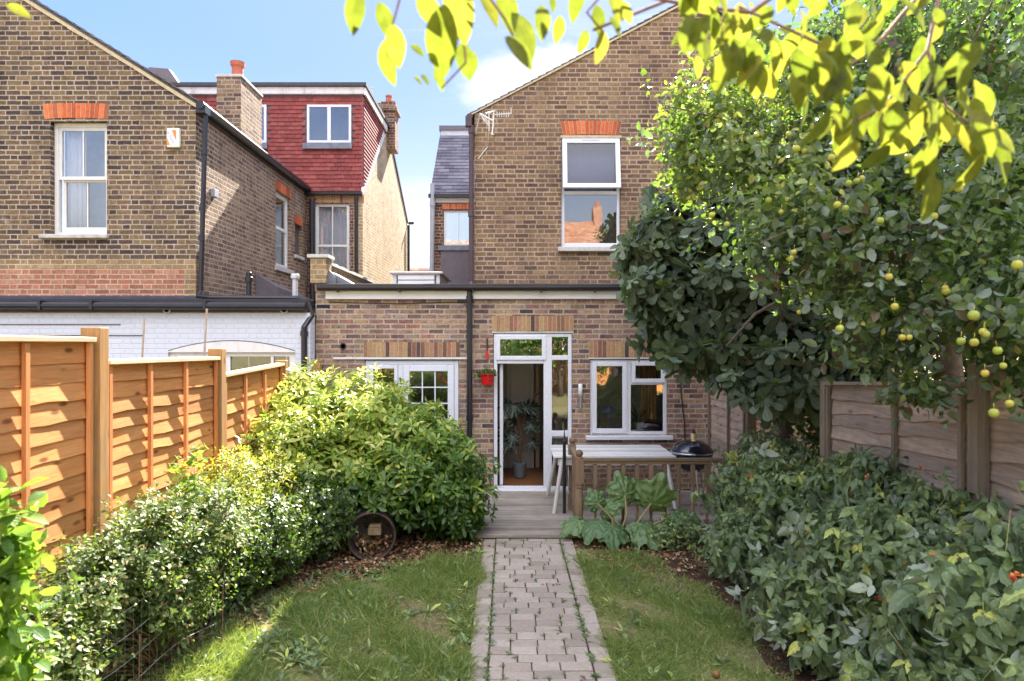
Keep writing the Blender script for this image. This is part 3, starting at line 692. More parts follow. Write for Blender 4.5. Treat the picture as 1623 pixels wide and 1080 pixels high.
def palm_leaf(lobes, sinus=0.42, curl=0.25, width=13, wide=False):
    """lobed leaf: lobes [(angle, length)], attached near the origin"""
    pts = []; n = len(lobes)
    for i, (a, L) in enumerate(lobes):
        for da, q in (((-width, .5), (-width * 1.25, .72), (-width * .85, .92), (0, 1.0), (width * .85, .92), (width * 1.25, .72), (width, .5)) if wide else ((-width, .55), (-width * .95, .82), (0, 1.0), (width * .95, .82), (width, .55))):
            pts.append((a + da * (1 if abs(q - .82) > .01 else .85), L * q))
        if i < n - 1: pts.append(((a + lobes[i + 1][0]) / 2, sinus * (.75 + .25 * (L + lobes[i + 1][1]) / 2)))
    vs = [(0, 0, 0)]
    for ang, r_ in pts:
        t = R(ang); vs.append((r_ * math.sin(t), r_ * math.cos(t), -curl * r_ * r_ + .04 * math.cos(t * 9)))
    fs = [(0, i + 1, i) for i in range(1, len(vs) - 1)]
    return np.array(vs, float), fs

L_OVAL = leaf_pts([(0, 0), (.25, .2), (.6, .25), (.88, .12), (1, 0)], .3, .25)
L_LANCE = leaf_pts([(0, 0), (.3, .12), (.65, .15), (1, 0)], .3, .3)
L_APPLE = leaf_pts([(0, 0), (.15, 0.01), (.35, .22), (.65, .27), (.88, .14), (1, 0)], .35, .35)
L_SMALL = leaf_pts([(0, 0), (.45, .32), (1, 0)], .35, .15)
L_RASP = leaf_pts([(0, 0), (.12, .2), (.3, .36), (.5, .37), (.72, .27), (.9, .1), (1, 0)], .28, .45)
def compound():
    vs = []; fs = []
    for ang, L, off in ((0, .72, .30), (62, .52, .12), (-62, .52, .12)):
        pr = [(0, 0)]
        N_ = 9
        for i in range(1, N_):
            t_ = i / N_; pr.append((t_, .31 * math.sin(math.pi * t_ ** .75) ** .85 * (1.0 if i % 2 else .84)))
        pr.append((1, 0)); v, f = leaf_pts(pr, .32, .45)
        v = v.copy(); v[:, 2] += .035 * np.cos(v[:, 1] * 28) * (np.abs(v[:, 0]) > .02)
        a = R(ang); x = v[:, 0] * L; y = v[:, 1] * L; b = len(vs)
        for k in range(len(v)): vs.append((x[k] * math.cos(a) + y[k] * math.sin(a), off + y[k] * math.cos(a) - x[k] * math.sin(a), v[k, 2] * L - .12 * abs(math.sin(a)) * v[k, 1]))
        fs += [tuple(b + q for q in ff) for ff in f]
    return np.array(vs), fs
L_COMP = compound()
L_FIG = palm_leaf([(-105, .5), (-52, .85), (0, 1.0), (52, .85), (105, .5)], .40, .30, 14, True)
L_BIG = leaf_pts([(0, 0), (.06, .08), (.18, .17), (.34, .235), (.5, .25), (.66, .22), (.8, .155), (.91, .08), (.97, .02), (1, 0)], .30, .35)

L_CHOI = leaf_pts([(0, 0), (.3, .085), (.62, .18), (.85, .145), (1, 0)], .3, .3)

class FM:
    """foliage mesh: thousands of copies of small leaf shapes joined in one mesh"""
    def __init__(s): s.V = []; s.L = []; s.T = []; s.Rn = []; s.X = []; s.nv = 0
    def inst(s, tmpl, P, D, N, size, rnd):
        T, F = tmpl; P = np.asarray(P, float); n = len(P)
        if n == 0: return
        D = D / np.linalg.norm(D, axis=1, keepdims=True)
        S = np.cross(D, N); S /= np.linalg.norm(S, axis=1, keepdims=True) + 1e-9
        N = np.cross(S, D); size = np.broadcast_to(np.asarray(size, float), (n,))
        V = P[:, None, :] + size[:, None, None] * (T[None, :, 0:1] * S[:, None] + T[None, :, 1:2] * D[:, None] + T[None, :, 2:3] * N[:, None])
        k = len(T); s.V.append(V.reshape(-1, 3)); s.Rn.append(np.repeat(np.clip(rnd, 0, 1), k)); s.X.append(np.tile(T[:, :2], (n, 1)))
        fl = np.concatenate([np.array(f) for f in F]); tot = np.array([len(f) for f in F])
        s.L.append((fl[None] + (np.arange(n) * k)[:, None] + s.nv).ravel()); s.T.append(np.tile(tot, n)); s.nv += n * k
    def build(s, name, mat, parent=None, smooth=True):
        V = np.concatenate(s.V); L = np.concatenate(s.L); T = np.concatenate(s.T); Rn = np.concatenate(s.Rn)
        if parent is None: base = Vector((V[:, 0].mean(), V[:, 1].mean(), max(0, V[:, 2].min())))
        else: base = base_of(parent)
        V = V - np.array(base)
        me = bpy.data.meshes.new(name); me.vertices.add(len(V)); me.vertices.foreach_set('co', V.astype('f').ravel())
        me.loops.add(len(L)); me.loops.foreach_set('vertex_index', L.astype('i'))
        me.polygons.add(len(T)); st = np.concatenate([[0], np.cumsum(T)[:-1]]).astype('i')
        me.polygons.foreach_set('loop_start', st); me.polygons.foreach_set('loop_total', T.astype('i'))
        me.polygons.foreach_set('use_smooth', np.full(len(T), smooth))
        me.update(calc_edges=True)
        at = me.attributes.new('rnd', 'FLOAT', 'POINT'); at.data.foreach_set('value', Rn.astype('f'))
        if s.X:
            X = np.concatenate(s.X)
            for nm, k in (('lx', 0), ('ly', 1)): a = me.attributes.new(nm, 'FLOAT', 'POINT'); a.data.foreach_set('value', X[:, k].astype('f'))
        me.materials.append(mat); o = bpy.data.objects.new(name, me); col.objects.link(o)
        if parent is None: o.location = base
        else: o.parent = parent
        return o

def unit(v): return v / (np.linalg.norm(v, axis=1, keepdims=True) + 1e-9)
def lump(p, f=3.0, ph=0.0):
    return (np.sin(p[:, 0] * f + ph) * np.cos(p[:, 1] * f * 1.3 + 1 + ph) + np.sin(p[:, 2] * f * 1.7 + 2 * ph) * np.cos(p[:, 0] * f * .7 + 3)) * .5

def shoots(blobs, n, inner=0.6, lumpy=0.14, zmin=0.02, seed=0.0, cut=None):
    """points through the outer shell of a group of ellipsoids, with outward directions"""
    vol = np.array([b[3] * b[4] * b[5] for b in blobs]) ** (2 / 3); idx = RG.choice(len(blobs), n, p=vol / vol.sum())
    B = np.array(blobs)[idx]; d = unit(RG.normal(size=(n, 3)))
    rr = inner + (1.02 - inner) * RG.random(n) ** .55
    rr = rr * (1 + lumpy * lump(d * 2 + B[:, :3], 3.2, seed) * 1.6)
    P = B[:, :3] + d * B[:, 3:6] * rr[:, None]; O = unit(d / B[:, 3:6])
    k = P[:, 2] > zmin
    if cut is not None: k &= cut(P)
    return P[k], O[k]

def rosettes(fm, P, A, tmpl, k, size, spread=(35, 85), step=0.02, rnd=None, droop=0.0, var=0.3, ang0=None):
    n = len(P); A = unit(A)
    ref = np.where(np.abs(A[:, 2:3]) > .9, np.array([[1., 0, 0]]), np.array([[0, 0, 1.]]))
    U = unit(np.cross(A, ref)); W = np.cross(A, U); th0 = RG.random(n) * 6.283
    for j in range(k):
        th = th0 + j * 2.4; sp = R(1) * (spread[0] + (spread[1] - spread[0]) * (j / max(1, k - 1))) + RG.normal(size=n) * .15
        rad = U * np.cos(th)[:, None] + W * np.sin(th)[:, None]
        D = A * np.cos(sp)[:, None] + rad * np.sin(sp)[:, None]; D[:, 2] -= droop * (0.5 + RG.random(n))
        N = A * np.sin(sp)[:, None] - rad * np.cos(sp)[:, None] + RG.normal(size=(n, 3)) * .25
        q = P - A * (step * j)
        sz = size * (1 - var / 2 + var * RG.random(n)) * (1 if k == 1 else (.7 + .5 * j / k))
        rv = (RG.random(n) if rnd is None else rnd + RG.normal(size=n) * .12 - .05 * j)
        fm.inst(tmpl, q, unit(D), N, sz, rv)

def stems(name, base, tips, rad, mat, parent, n=5, wig=0.06, bend=.3, seed=1):
    rs = random.Random(seed); mb = MB(); b0 = Vector(base)
    for t in tips:
        t = Vector(t); pts = []
        for i in range(n + 1):
            f = i / n; p = b0.lerp(t, f); p.z = b0.z + (t.z - b0.z) * (f ** (1 - bend))
            if 0 < i: p += Vector((rs.uniform(-wig, wig), rs.uniform(-wig, wig), rs.uniform(-wig, wig)))
            pts.append(p)
        mb.tube(pts, [rad * (1 - .85 * i / n) for i in range(n + 1)], 6)
    return mb.build(name, mat, parent, smooth=True)

GREENS = [(0, (0.018, 0.040, 0.012)), (.4, (0.035, 0.075, 0.02)), (.75, (0.07, 0.13, 0.025)), (1, (0.15, 0.20, 0.03))]
TG = [(0, (0.12, 0.25, 0.03)), (.5, (0.22, 0.38, 0.04)), (1, (0.5, 0.6, 0.06))]
M_choisya = leafmat('choisya_leaves', [(0, (0.045, 0.10, 0.02)), (.4, (0.11, 0.20, 0.03)), (.7, (0.27, 0.37, 0.05)), (1, (0.60, 0.60, 0.16))],
                    [(0, (0.14, 0.30, 0.03)), (.5, (0.30, 0.48, 0.05)), (1, (0.75, 0.75, 0.15))], .38, .38)
M_cot = leafmat('cotoneaster_leaves', [(0, (0.05, 0.075, 0.02)), (.45, (0.10, 0.15, 0.04)), (.8, (0.20, 0.24, 0.08)), (.93, (0.34, 0.34, 0.14)), (1, (0.28, 0.12, 0.05))], TG, .30, .5, .4)
M_yellowshrub = leafmat('yellow_shrub_leaves', [(0, (0.08, 0.13, 0.02)), (.5, (0.26, 0.30, 0.03)), (1, (0.50, 0.46, 0.05))], [(0, (0.3, 0.4, 0.03)), (1, (0.8, 0.75, 0.08))], .4, .5)
M_dark = leafmat('ivy_leaves', [(0, (0.03, 0.05, 0.018)), (.6, (0.07, 0.115, 0.035)), (1, (0.17, 0.23, 0.05))], TG, .3, .4)
M_bright = leafmat('bright_near_leaves', [(0, (0.06, 0.13, 0.02)), (.5, (0.12, 0.24, 0.03)), (1, (0.28, 0.38, 0.05))], [(0, (0.18, 0.34, 0.03)), (1, (0.40, 0.55, 0.06))], .5, .4, veins=.5)
M_fig = leafmat('fig_leaves', [(0, (0.07, 0.09, 0.065)), (.5, (0.115, 0.15, 0.10)), (.85, (0.18, 0.23, 0.12)), (1, (0.34, 0.38, 0.09))], TG, .22, .5, .4, under=(0.14, 0.19, 0.14), veins=.5)
M_apple_l = leafmat('apple_leaves', [(0, (0.10, 0.055, 0.02)), (.03, (0.03, 0.05, 0.018)), (.4, (0.08, 0.12, 0.035)), (.75, (0.20, 0.25, 0.06)), (1, (0.50, 0.46, 0.09))], TG, .33, .36, .6, under=(0.20, 0.25, 0.18), veins=.4)
M_rasp = leafmat('raspberry_leaves', [(0, (0.07, 0.105, 0.045)), (.45, (0.145, 0.205, 0.095)), (.8, (0.25, 0.33, 0.12)), (1, (0.48, 0.50, 0.12))], TG, .28, .42, .5, under=(0.32, 0.37, 0.28), veins=.75)
M_rhub = leafmat('rhubarb_leaves', [(0, (0.07, 0.14, 0.05)), (1, (0.15, 0.24, 0.09))], TG, .2, .45)
M_over = leafmat('overhanging_leaves', [(0, (0.10, 0.12, 0.012)), (.6, (0.17, 0.185, 0.016)), (1, (0.26, 0.23, 0.02))], [(0, (0.12, 0.16, 0.014)), (.5, (0.20, 0.245, 0.022)), (1, (0.32, 0.31, 0.035))], .60, .42, .35, veins=.8)
M_mons = leafmat('monstera_leaves', [(0, (0.01, 0.03, 0.015)), (1, (0.03, 0.07, 0.03))], TG, .15, .3)
M_grass = leafmat('grass_blades', [(0, (0.09, 0.16, 0.04)), (.4, (0.19, 0.27, 0.07)), (.7, (0.30, 0.37, 0.12)), (.88, (0.42, 0.40, 0.20)), (1, (0.50, 0.40, 0.23))], [(0, (0.2, 0.35, 0.03)), (1, (0.5, 0.5, 0.1))], .35, .5, .3)
M_litter = attr_mat('dry_leaf_litter', [(0, (0.10, 0.05, 0.025)), (.5, (0.24, 0.13, 0.06)), (.85, (0.36, 0.22, 0.11)), (1, (0.50, 0.40, 0.25))], .8, 40)
M_appleskin = attr_mat('apple_skin', [(0, (0.26, 0.34, 0.05)), (.7, (0.42, 0.42, 0.06)), (1, (0.48, 0.38, 0.06))], .42, 60, (.7, 1.15), .05, stain=.35, stainc=(.30, .16, .05))
M_berry = attr_mat('raspberry_fruit', [(0, (0.50, 0.04, 0.03)), (.5, (0.60, 0.17, 0.06)), (1, (0.62, 0.36, 0.10))], .4, 60)

# monstera inside the open door (a thing of its own)
mon = thing('monstera_plant', 'tall monstera in a blue grey pot just inside the open back door', 'house plant', (.19, 11.3, DK))
MB().lathe([(.085, 0), (.095, .02), (.12, .24), (.125, .25), (.11, .25), (.10, .22), (.0, .21)], (.19, 11.3, DK), n=20).build('pot', M_potgrey, mon, smooth=True)
mb = MB(); fm = FM(); rs = random.Random(3)
mb.tube([(.19, 11.3, .3), (.2, 11.28, .7), (.18, 11.3, 1.1)], .028, 8)
for i in range(15):
    a = rs.uniform(0, 6.28); z = rs.uniform(.65, 1.35); q = Vector((.14 + math.cos(a) * rs.uniform(.1, .3), 11.25 + math.sin(a) * .2, z))
    mb.tube([(.19, 11.3, .5 + .3 * z * .5), (q.x * .5 + .1, q.y, z), q], .008, 5)
    fm.inst(palm_leaf([(-130, .7), (-95, .8), (-60, .9), (-28, .95), (0, 1), (28, .95), (60, .9), (95, .8), (130, .7)], .5, .2, 9), [q], np.array([[math.cos(a) * .6, -.3, -.6]]), np.array([[0.0, -1, .45]]), rs.uniform(.15, .24), np.array([rs.random()]))
mb.tube([(.2, 11.3, .8), (.32, 11.2, 1.25), (.5, 11.1, 1.5)], .012, 6)
mb.build('stem', M_twig, mon); fm.build('foliage', M_mons, mon)
tp = thing('potted_plant', 'spiky house plant in a small white pot behind the kitchen window', 'house plant', (2.05, 10.75, .95))
MB().lathe([(.04, 0), (.06, .03), (.06, .09), (.045, .11)], (2.05, 10.75, .95), n=14).build('pot', M_wfl, tp, smooth=True)
fm = FM(); P = np.tile([[2.05, 10.75, 1.05]], (26, 1)); A = unit(RG.normal(size=(26, 3)) * [1, .6, .6] + [0, 0, .8]); fm.inst(leaf_pts([(0, 0), (.3, .05), (.7, .04), (1, 0)], .3, .5), P, A, unit(RG.normal(size=(26, 3)) + [0, 0, 1]), .36, RG.random(26)); fm.build('foliage', M_mons, tp)
sh = MB().box(1.2, 2.45, D1 + .26, 11.0, .90, .935).build('kitchen_counter', M_wood_block, house)
lb = MB().ball((1.60, 10.85, 1.23), .10, 16, sz=.75).lathe([(.05, 0), (.05, .02), (.012, .03), (.012, .2)], (1.60, 10.85, .935), n=12).build('table_lamp', M_blue, smooth=True); put(lb, 'round blue lamp standing on the counter behind the left kitchen pane', 'lamp')
ch = MB().box(1.34, 1.47, 10.9, 10.94, .936, 1.30).box(1.34, 1.47, 10.78, 10.9, .936, .96).build('wooden_rack', M_wood_block, bevel=.01); put(ch, 'small brown wooden rack behind the left kitchen pane', 'rack')


# ================================================================== left house
lh = thing('brick_house', 'left dark brick house with red tiled dormer, brick chimney and white painted rear extension', 'house', (-7.5, 13.0, 0))
XC = -4.71
zE, sp_ = 5.90, .62
L_WIN = (-6.905, -6.05, 3.95, 5.655)
mb = MB(); wall_y(mb, D1, .25, -13, XC, 3.58, 5.86, [L_WIN], [(-13, 5.9 + .62 * .6), (-9.3, zE + sp_ * (XC + 9.3)), (XC, zE)]); mb.build('gable_wall', M_brick_left, lh)
MB().box(-13, XC, D1 - .004, D1 + .25, 3.43, 3.578).build('brick_band', M_brick_yellow, lh)
MB().box(-13, XC, D1 - .006, D1 + .25, 2.8, 3.428).build('red_brick_band', M_brick_red, lh)
MB().box(XC - .17, XC + .003, D1 - .010, D1 + .02, 2.8, 3.5).build('quoin', M_brick_yellow, lh)
MB().prism([(-13, 2.9), (XC + .02, 2.9), (XC + .02, 3.02), (-13, 3.02)], 'y', D1 - .03, D1 - .012).build('lead_flashing', plain('blue_black_flashing', (.05, .052, .085), .5, var=.3), lh)
# flank with two windows
mb = MB()
def wall_x(mb, X, th, y0, y1, z0, z1, holes=()):
    ys = sorted({y0, y1, *[h[0] for h in holes], *[h[1] for h in holes]}); zs = sorted({z0, z1, *[h[2] for h in holes], *[h[3] for h in holes]})
    for a, b in zip(ys, ys[1:]):
        for c, d in zip(zs, zs[1:]):
            if any(h[0] < (a + b) / 2 < h[1] and h[2] < (c + d) / 2 < h[3] for h in holes): continue
            mb.quad([(X, a, c), (X, b, c), (X, b, d), (X, a, d)])
            mb.quad([(X - th, b, c), (X - th, a, c), (X - th, a, d), (X - th, b, d)])
    for a, b, c, d in holes:
        mb.quad([(X, a, c), (X, a, d), (X - th, a, d), (X - th, a, c)][::-1]); mb.quad([(X, b, c), (X, b, d), (X - th, b, d), (X - th, b, c)])
        mb.quad([(X, a, d), (X, b, d), (X - th, b, d), (X - th, a, d)][::-1]); mb.quad([(X, a, c), (X, b, c), (X - th, b, c), (X - th, a, c)])
SW = (13.85, 14.80, 3.87, 5.42); SW2 = (15.1, 15.62, 4.25, 4.95)
wall_x(mb, XC, .25, D1 + .25, D3, 2.8, 5.9, [SW, SW2]); mb.build('side_wall', M_brick_flank, lh)
mb = MB(); X = XC - .13
mb.box(X, X + .06, SW[0], SW[0] + .07, SW[2], SW[3]); mb.box(X, X + .06, SW[1] - .07, SW[1], SW[2], SW[3]); mb.box(X, X + .06, SW[0] + .07, SW[1] - .07, SW[3] - .08, SW[3]); mb.box(X, X + .06, SW[0] + .07, SW[1] - .07, SW[2], SW[2] + .08); mb.box(X + .005, X + .065, SW[0] + .07, SW[1] - .07, 4.66, 4.72)
swn = mb.build('side_window', M_wpaint, lh); MB().box(X + .02, X + .03, SW[0] + .07, SW[1] - .07, SW[2] + .08, 4.66).box(X + .02, X + .03, SW[0] + .07, SW[1] - .07, 4.72, SW[3] - .08).build('pane', M_glass_hi, swn)
MB().box(XC - .1, XC + .06, SW[0] - .06, SW[1] + .06, SW[2] - .09, SW[2] - .002).build('window_sill', M_stone, swn)
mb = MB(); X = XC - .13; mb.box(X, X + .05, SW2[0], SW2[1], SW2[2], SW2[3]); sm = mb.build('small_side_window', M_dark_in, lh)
MB().box(XC - .1, XC + .05, SW2[0] - .05, SW2[1] + .05, SW2[2] - .07, SW2[2] - .002).build('window_sill', M_stone, sm)
for (h, z) in ((SW, 0), (SW2, 0)):
    mb = MB(); n = 12 if h is SW else 7
    for i in range(n):
        a = h[0] - .03 + (h[1] - h[0] + .06) * i / n; b = h[0] - .03 + (h[1] - h[0] + .06) * (i + 1) / n - .008
        mb.box(XC - .1, XC + .006, a, b, h[3] + .003, h[3] + .20)
    mb.build('window_arch', M_orange, lh)
# roof of the outrigger, gutter, verge
sl = Vector((-1, 0, sp_)).normalized(); mb = MB(); tiles(mb, (XC + .08, D1 - .05, zE + .02), (0, 1, 0), sl, 5.6, 4.9, .16, .2); mb.build('roof', M_slate, lh)
mb = MB(); k = 14
for i in range(k):
    f0, f1 = i / k, (i + 1) / k; L = 4.6
    xa, xb = XC + .04 - L * f0, XC + .04 - L * f1 + .003; za, zb = zE + sp_ * L * f0, zE + sp_ * L * f1
    j = random.uniform(-.008, .008); mb.prism([(xa, za - .06 + j), (xa, za + .0), (xb, zb + .0), (xb, zb - .06 - j)], 'y', D1 - .022, D1 - .0)
mb.build('verge', M_lime, lh)
mb = MB(); mb.tube([(XC + .10, D1 - .08, zE - .015), (XC + .10, D3 - .1, zE - .05)], .065, 10); mb.box(XC, XC + .06, D1 + .0, D3, zE - .12, zE + .02)
mb.box(XC + .03, XC + .17, D1 - .06, D1 + .12, zE - .13, zE - .03)
pipe(mb, [(XC + .13, D1 + .05, zE - .1), (XC + .12, D1 + .04, 5.4), (XC + .06, D1 + .03, 3.1), (XC + .06, D1 - .04, 3.02), (XC + .3, D1 - .16, 2.99), (-3.1, D1 - .17, 2.98)], .037, [(XC + .115, D1 + .04, 5.2), (XC + .075, D1 + .03, 3.9)])
mb.build('gutter', M_black, lh)
mb = MB(); pipe(mb, [(XC + .18, D3 - .1, 5.6), (XC + .2, D3 - .12, 3.0)], .065); pipe(mb, [(-3.52, D3 - .06, 5.7), (-3.52, D3 - .06, 3.0)], .04); mb.tube([(XC + .12, D3 - .2, 5.1), (XC + .14, D3 - .4, 3.1)], .012, 6)
mb.build('downpipe', M_black, lh)
MB().box(XC + .002, XC + .07, D1 + .5, D1 + .66, 4.63, 4.76).build('junction_box', M_greypipe, lh, bevel=.008)
# windows on gable
soldier('window_arch', -6.99, -6.04, 5.69, 5.92, D1 - .006, M_orange, lh, 14, .03, .02)
mb = MB(); x0, x1, z0, z1 = L_WIN; x0 += .004; x1 -= .004; y = D1 + .09
frame(mb, x0, x1, z0, z1, y, .06, .09, .04, .06)
lw = mb.build('sash_window', M_wpaint, lh, bevel=.004)
mb = MB(); frame(mb, x0 + .062, x1 - .045, 4.80, z1 - .06, y + .015, .045, .04, .05, .05); mb.box(-6.485, -6.465, y + .02, y + .05, 4.85, z1 - .11); mb.build('window_sash', M_wpaint, lw)
mb = MB(); frame(mb, x0 + .10, x1 - .045, z0 + .04, 4.80, y + .058, .04, .04, .09, .03); mb.box(-6.445, -6.427, y + .06, y + .09, z0 + .13, 4.77); mb.build('window_sash', M_wpaint, lw)
pane(x0 + .107, x1 - .09, 4.85, z1 - .11, y + .03, lw); pane(x0 + .14, x1 - .085, z0 + .13, 4.77, y + .075, lw)
curtain(-6.84, -6.50, 3.98, 5.6, y + .15, lw, M_curtain, .025, 5); curtain(-6.20, -6.02, 3.98, 5.6, y + .15, lw, M_curtain, .02, 2)
MB().box(-6.9, -6.05, y + .5, y + .52, 3.9, 5.7).build('room_wall', plain('grey_room', (.40, .43, .48), .9), lw)
MB().box(x0 - .14, x1 + .04, D1 - .07, D1 + .1, 3.885, 3.948).build('window_sill', M_stone, lw, bevel=.012)
# alarm box
ab = MB().box(-5.12, -4.93, D1 - .06, D1, 5.25, 5.54).build('alarm_box', M_alarmw, lh, bevel=.012, label='white alarm box with an orange panel crossed by a white diagonal band')
ya = D1 - .066
MB().prism([(-5.115, 5.50), (-5.05, 5.50), (-4.975, 5.33), (-4.975, 5.285), (-5.06, 5.285), (-5.115, 5.42)], 'y', ya, ya + .004).build('alarm_band', M_wfl, ab)
MB().prism([(-5.04, 5.505), (-4.978, 5.505), (-4.978, 5.36)], 'y', ya, ya + .004).prism([(-5.116, 5.39), (-5.116, 5.285), (-5.07, 5.285)], 'y', ya, ya + .004).build('alarm_panel', M_alarmo, ab)
mb = MB()
for i, (x, z) in enumerate(((-5.09, 5.46), (-5.068, 5.42), (-5.046, 5.375), (-5.024, 5.33))):
    mb.box(x - .013, x + .013, ya - .003, ya - .0005, z + .012, z + .017); mb.box(x - .013, x + .013, ya - .003, ya - .0005, z - .013, z - .008)
    mb.box(x + (.009 if i % 2 else -.013), x + (.013 if i % 2 else -.009), ya - .003, ya - .0005, z - .008, z + .012)
    if i != 1: mb.box(x - .008, x + .008, ya - .003, ya - .0005, z - .001, z + .003)
mb.build('lettering', M_alarmp, ab)
# chimney on outrigger
chm = MB().box(-5.14, XC - .002, 12.05, 13.07, 5.91, 7.0).build('chimney', M_brick_pale if False else M_brick_flank, lh)
mb = MB(); mb.box(-5.16, XC + .02, 12.03, 13.09, 7.0, 7.05); mb.box(-5.10, XC - .05, 12.10, 13.0, 7.05, 7.07)
mb.build('chimney_cap', M_stone, chm, bevel=.015)
MB().lathe([(.12, 0), (.105, .02), (.10, .28), (.125, .30), (.13, .37), (.10, .37), (.09, .2)], (-4.95, 12.5, 7.07), n=18).build('chimney_pot', M_terra, chm, smooth=False)
# rear wall of main body with sash window
mb = MB(); W2 = (-4.50, -3.69, 3.62, 5.54); wall_y(mb, D3, .25, XC, -3.602, 2.5, 5.78, [W2]); mb.build('rear_wall', M_brick_rear, lh)
x0, x1, z0, z1 = W2; mb = MB(); y = D3 + .05; frame(mb, x0 + .004, x1 - .004, z0, z1, y, .07, .07, .08, .06); mb.box(x0 + .07, x1 - .07, y - .004, y + .06, 4.54, 4.59); mb.box(-4.108, -4.088, y, y + .05, z0 + .08, 4.54); mb.box(-4.108, -4.088, y, y + .05, 4.59, z1 - .06)
w2 = mb.build('sash_window', M_wpaint, lh); pane(x0 + .07, x1 - .07, z0 + .08, z1 - .06, y + .055, w2, M_glass); curtain(x0 + .07, -4.11, z0, z1, y + .13, w2, M_curtain, .02, 3); curtain(-4.09, x1 - .07, z0, z1, y + .13, w2, M_curtain, .02, 3)
MB().box(x0 - .08, x1 + .08, D3 - .07, D3 + .04, 3.54, 3.618).build('window_sill', M_stone, w2)
mb = MB()
for i in range(18): a = XC + .25 + i * .062; mb.box(a, a + .052, D3 - .006, D3 + .02, 5.56, 5.73)
mb.build('soldier_course', M_soldier, lh)
MB().box(XC, -3.384, D3 - .12, D3 - .002, 5.735, 5.80).build('eave_gutter', M_black, lh)
# party flank and dormer
XF = -3.38
MB().prism([(D3, 2.5), (22.9, 2.5), (22.9, 6.30), (19.3, 8.25), (18.6, 7.95), (D3, 5.8)], 'x', XF - .22, XF).build('party_wall', M_brick_pale, lh)
mb = MB(); mb.prism([(D3 - .02, 5.76), (D3 - .02, 5.90), (18.45, 8.03), (18.62, 7.93)], 'x', XF - .03, XF + .03); mb.build('verge', M_wfl, lh)
MB().prism([(22.95, 6.28), (22.95, 6.36), (19.35, 8.33), (19.3, 8.24)], 'x', XF - .1, XF + .03).build('dark_verge_board', M_brownpipe, lh)  # dark brown board along the front roof verge
mb = MB(); mb.tube([(XF + .06, 23.0, 6.3), (XF + .2, 22.85, 6.28)], .05, 8); mb.tube([(XF + .06, 22.8, 6.2), (XF + .06, 22.8, 3)], .045, 8); mb.build('front_downpipe', M_black, lh)
dm = MB().box(-9.0, XF - .04, D3 + .04, 19.3, 5.8, 8.1).build('dormer', M_clad, lh)
holes = ((-4.675, -3.647, 6.95, 7.835), (-6.65, -5.62, 6.95, 7.835))
def dclip(a, s):
    x = -9.0 + a; z = 5.84 + s
    return not any(h[0] - .05 < x < h[1] + .05 and h[2] - .12 < z < h[3] - .03 for h in holes)
mb = MB(); tiles(mb, (-9.0, D3 + .035, 5.84), (1, 0, 0), (0, 0, 1), 9.0 + XF, 2.28, .095, .165, .008, clip=dclip); mb.build('hung_tiles', M_redtile, dm)
mb = MB()
for i in range(23):
    z = 5.9 + i * .098
    ye = min(18.5, D3 + (z - 5.8) * 2.57 / 2.1 if False else 99)
    y1 = 18.6; y0 = D3 + .02
    # cheek: tiles exist above the roof slope line only
    ys = D3 + (z - 5.8) * 2.57 / 2.1
    if ys - y0 > .05: mb.hexa([(XF + .004, y0, z), (XF + .034, y0, z - .012), (XF + .034, ys, z - .012), (XF + .004, ys, z), (XF + .004, y0, z + .1), (XF + .012, y0, z + .1), (XF + .012, ys, z + .1), (XF + .004, ys, z + .1)])
mb.build('cheek_tiles', M_redtile, dm)
MB().prism([(D3 + .02, 5.82), (D3 + .02, 8.1), (18.6, 8.1)], 'x', XF - .035, XF + .002).build('cheek_board', M_clad, dm)
MB().box(-9.0, XF + .03, D3 - .05, D3 + .03, 8.08, 8.24).box(XF + .035, XF + .08, D3 - .05, 18.7, 8.06, 8.22).build('dormer_fascia', M_wold, dm)
MB().box(-9.05, XF + .1, D3 - .10, 19.5, 8.25, 8.33).build('dormer_roof', M_felt, dm)
for h in holes:
    mb = MB(); y = D3 - .03; frame(mb, h[0], h[1], h[2], h[3], y, .055, .06); mb.box((h[0] + h[1]) / 2 - .04, (h[0] + h[1]) / 2 + .04, y, y + .06, h[2] + .055, h[3] - .055)
    wd = mb.build('dormer_window', M_pvc, lh, bevel=.005); pane(h[0] + .055, h[1] - .055, h[2] + .055, h[3] - .055, y + .03, wd, M_glass_hi)
    MB().box(h[0] - .1, h[1] + .02, D3 - .045, D3 + .0, h[2] - .14, h[2] - .003).build('window_sill', M_lead, wd)
MB().prism([(-8.95, 8.33), (-7.9, 8.33), (-8.45, 9.12), (-8.95, 9.16)], 'y', 17.0, 17.2).build('parapet_upstand', M_clad, dm)
mb = MB(); mb.hexa([(-9, 19.3, 8.2), (XF, 19.3, 8.2), (XF, 22.95, 6.25), (-9, 22.95, 6.25), (-9, 19.3, 8.27), (XF, 19.3, 8.27), (XF, 22.95, 6.32), (-9, 22.95, 6.32)]); mb.box(-9, XF - .22, 22.7, 22.9, 2.5, 6.25); mb.build('front_roof', M_slate, lh)
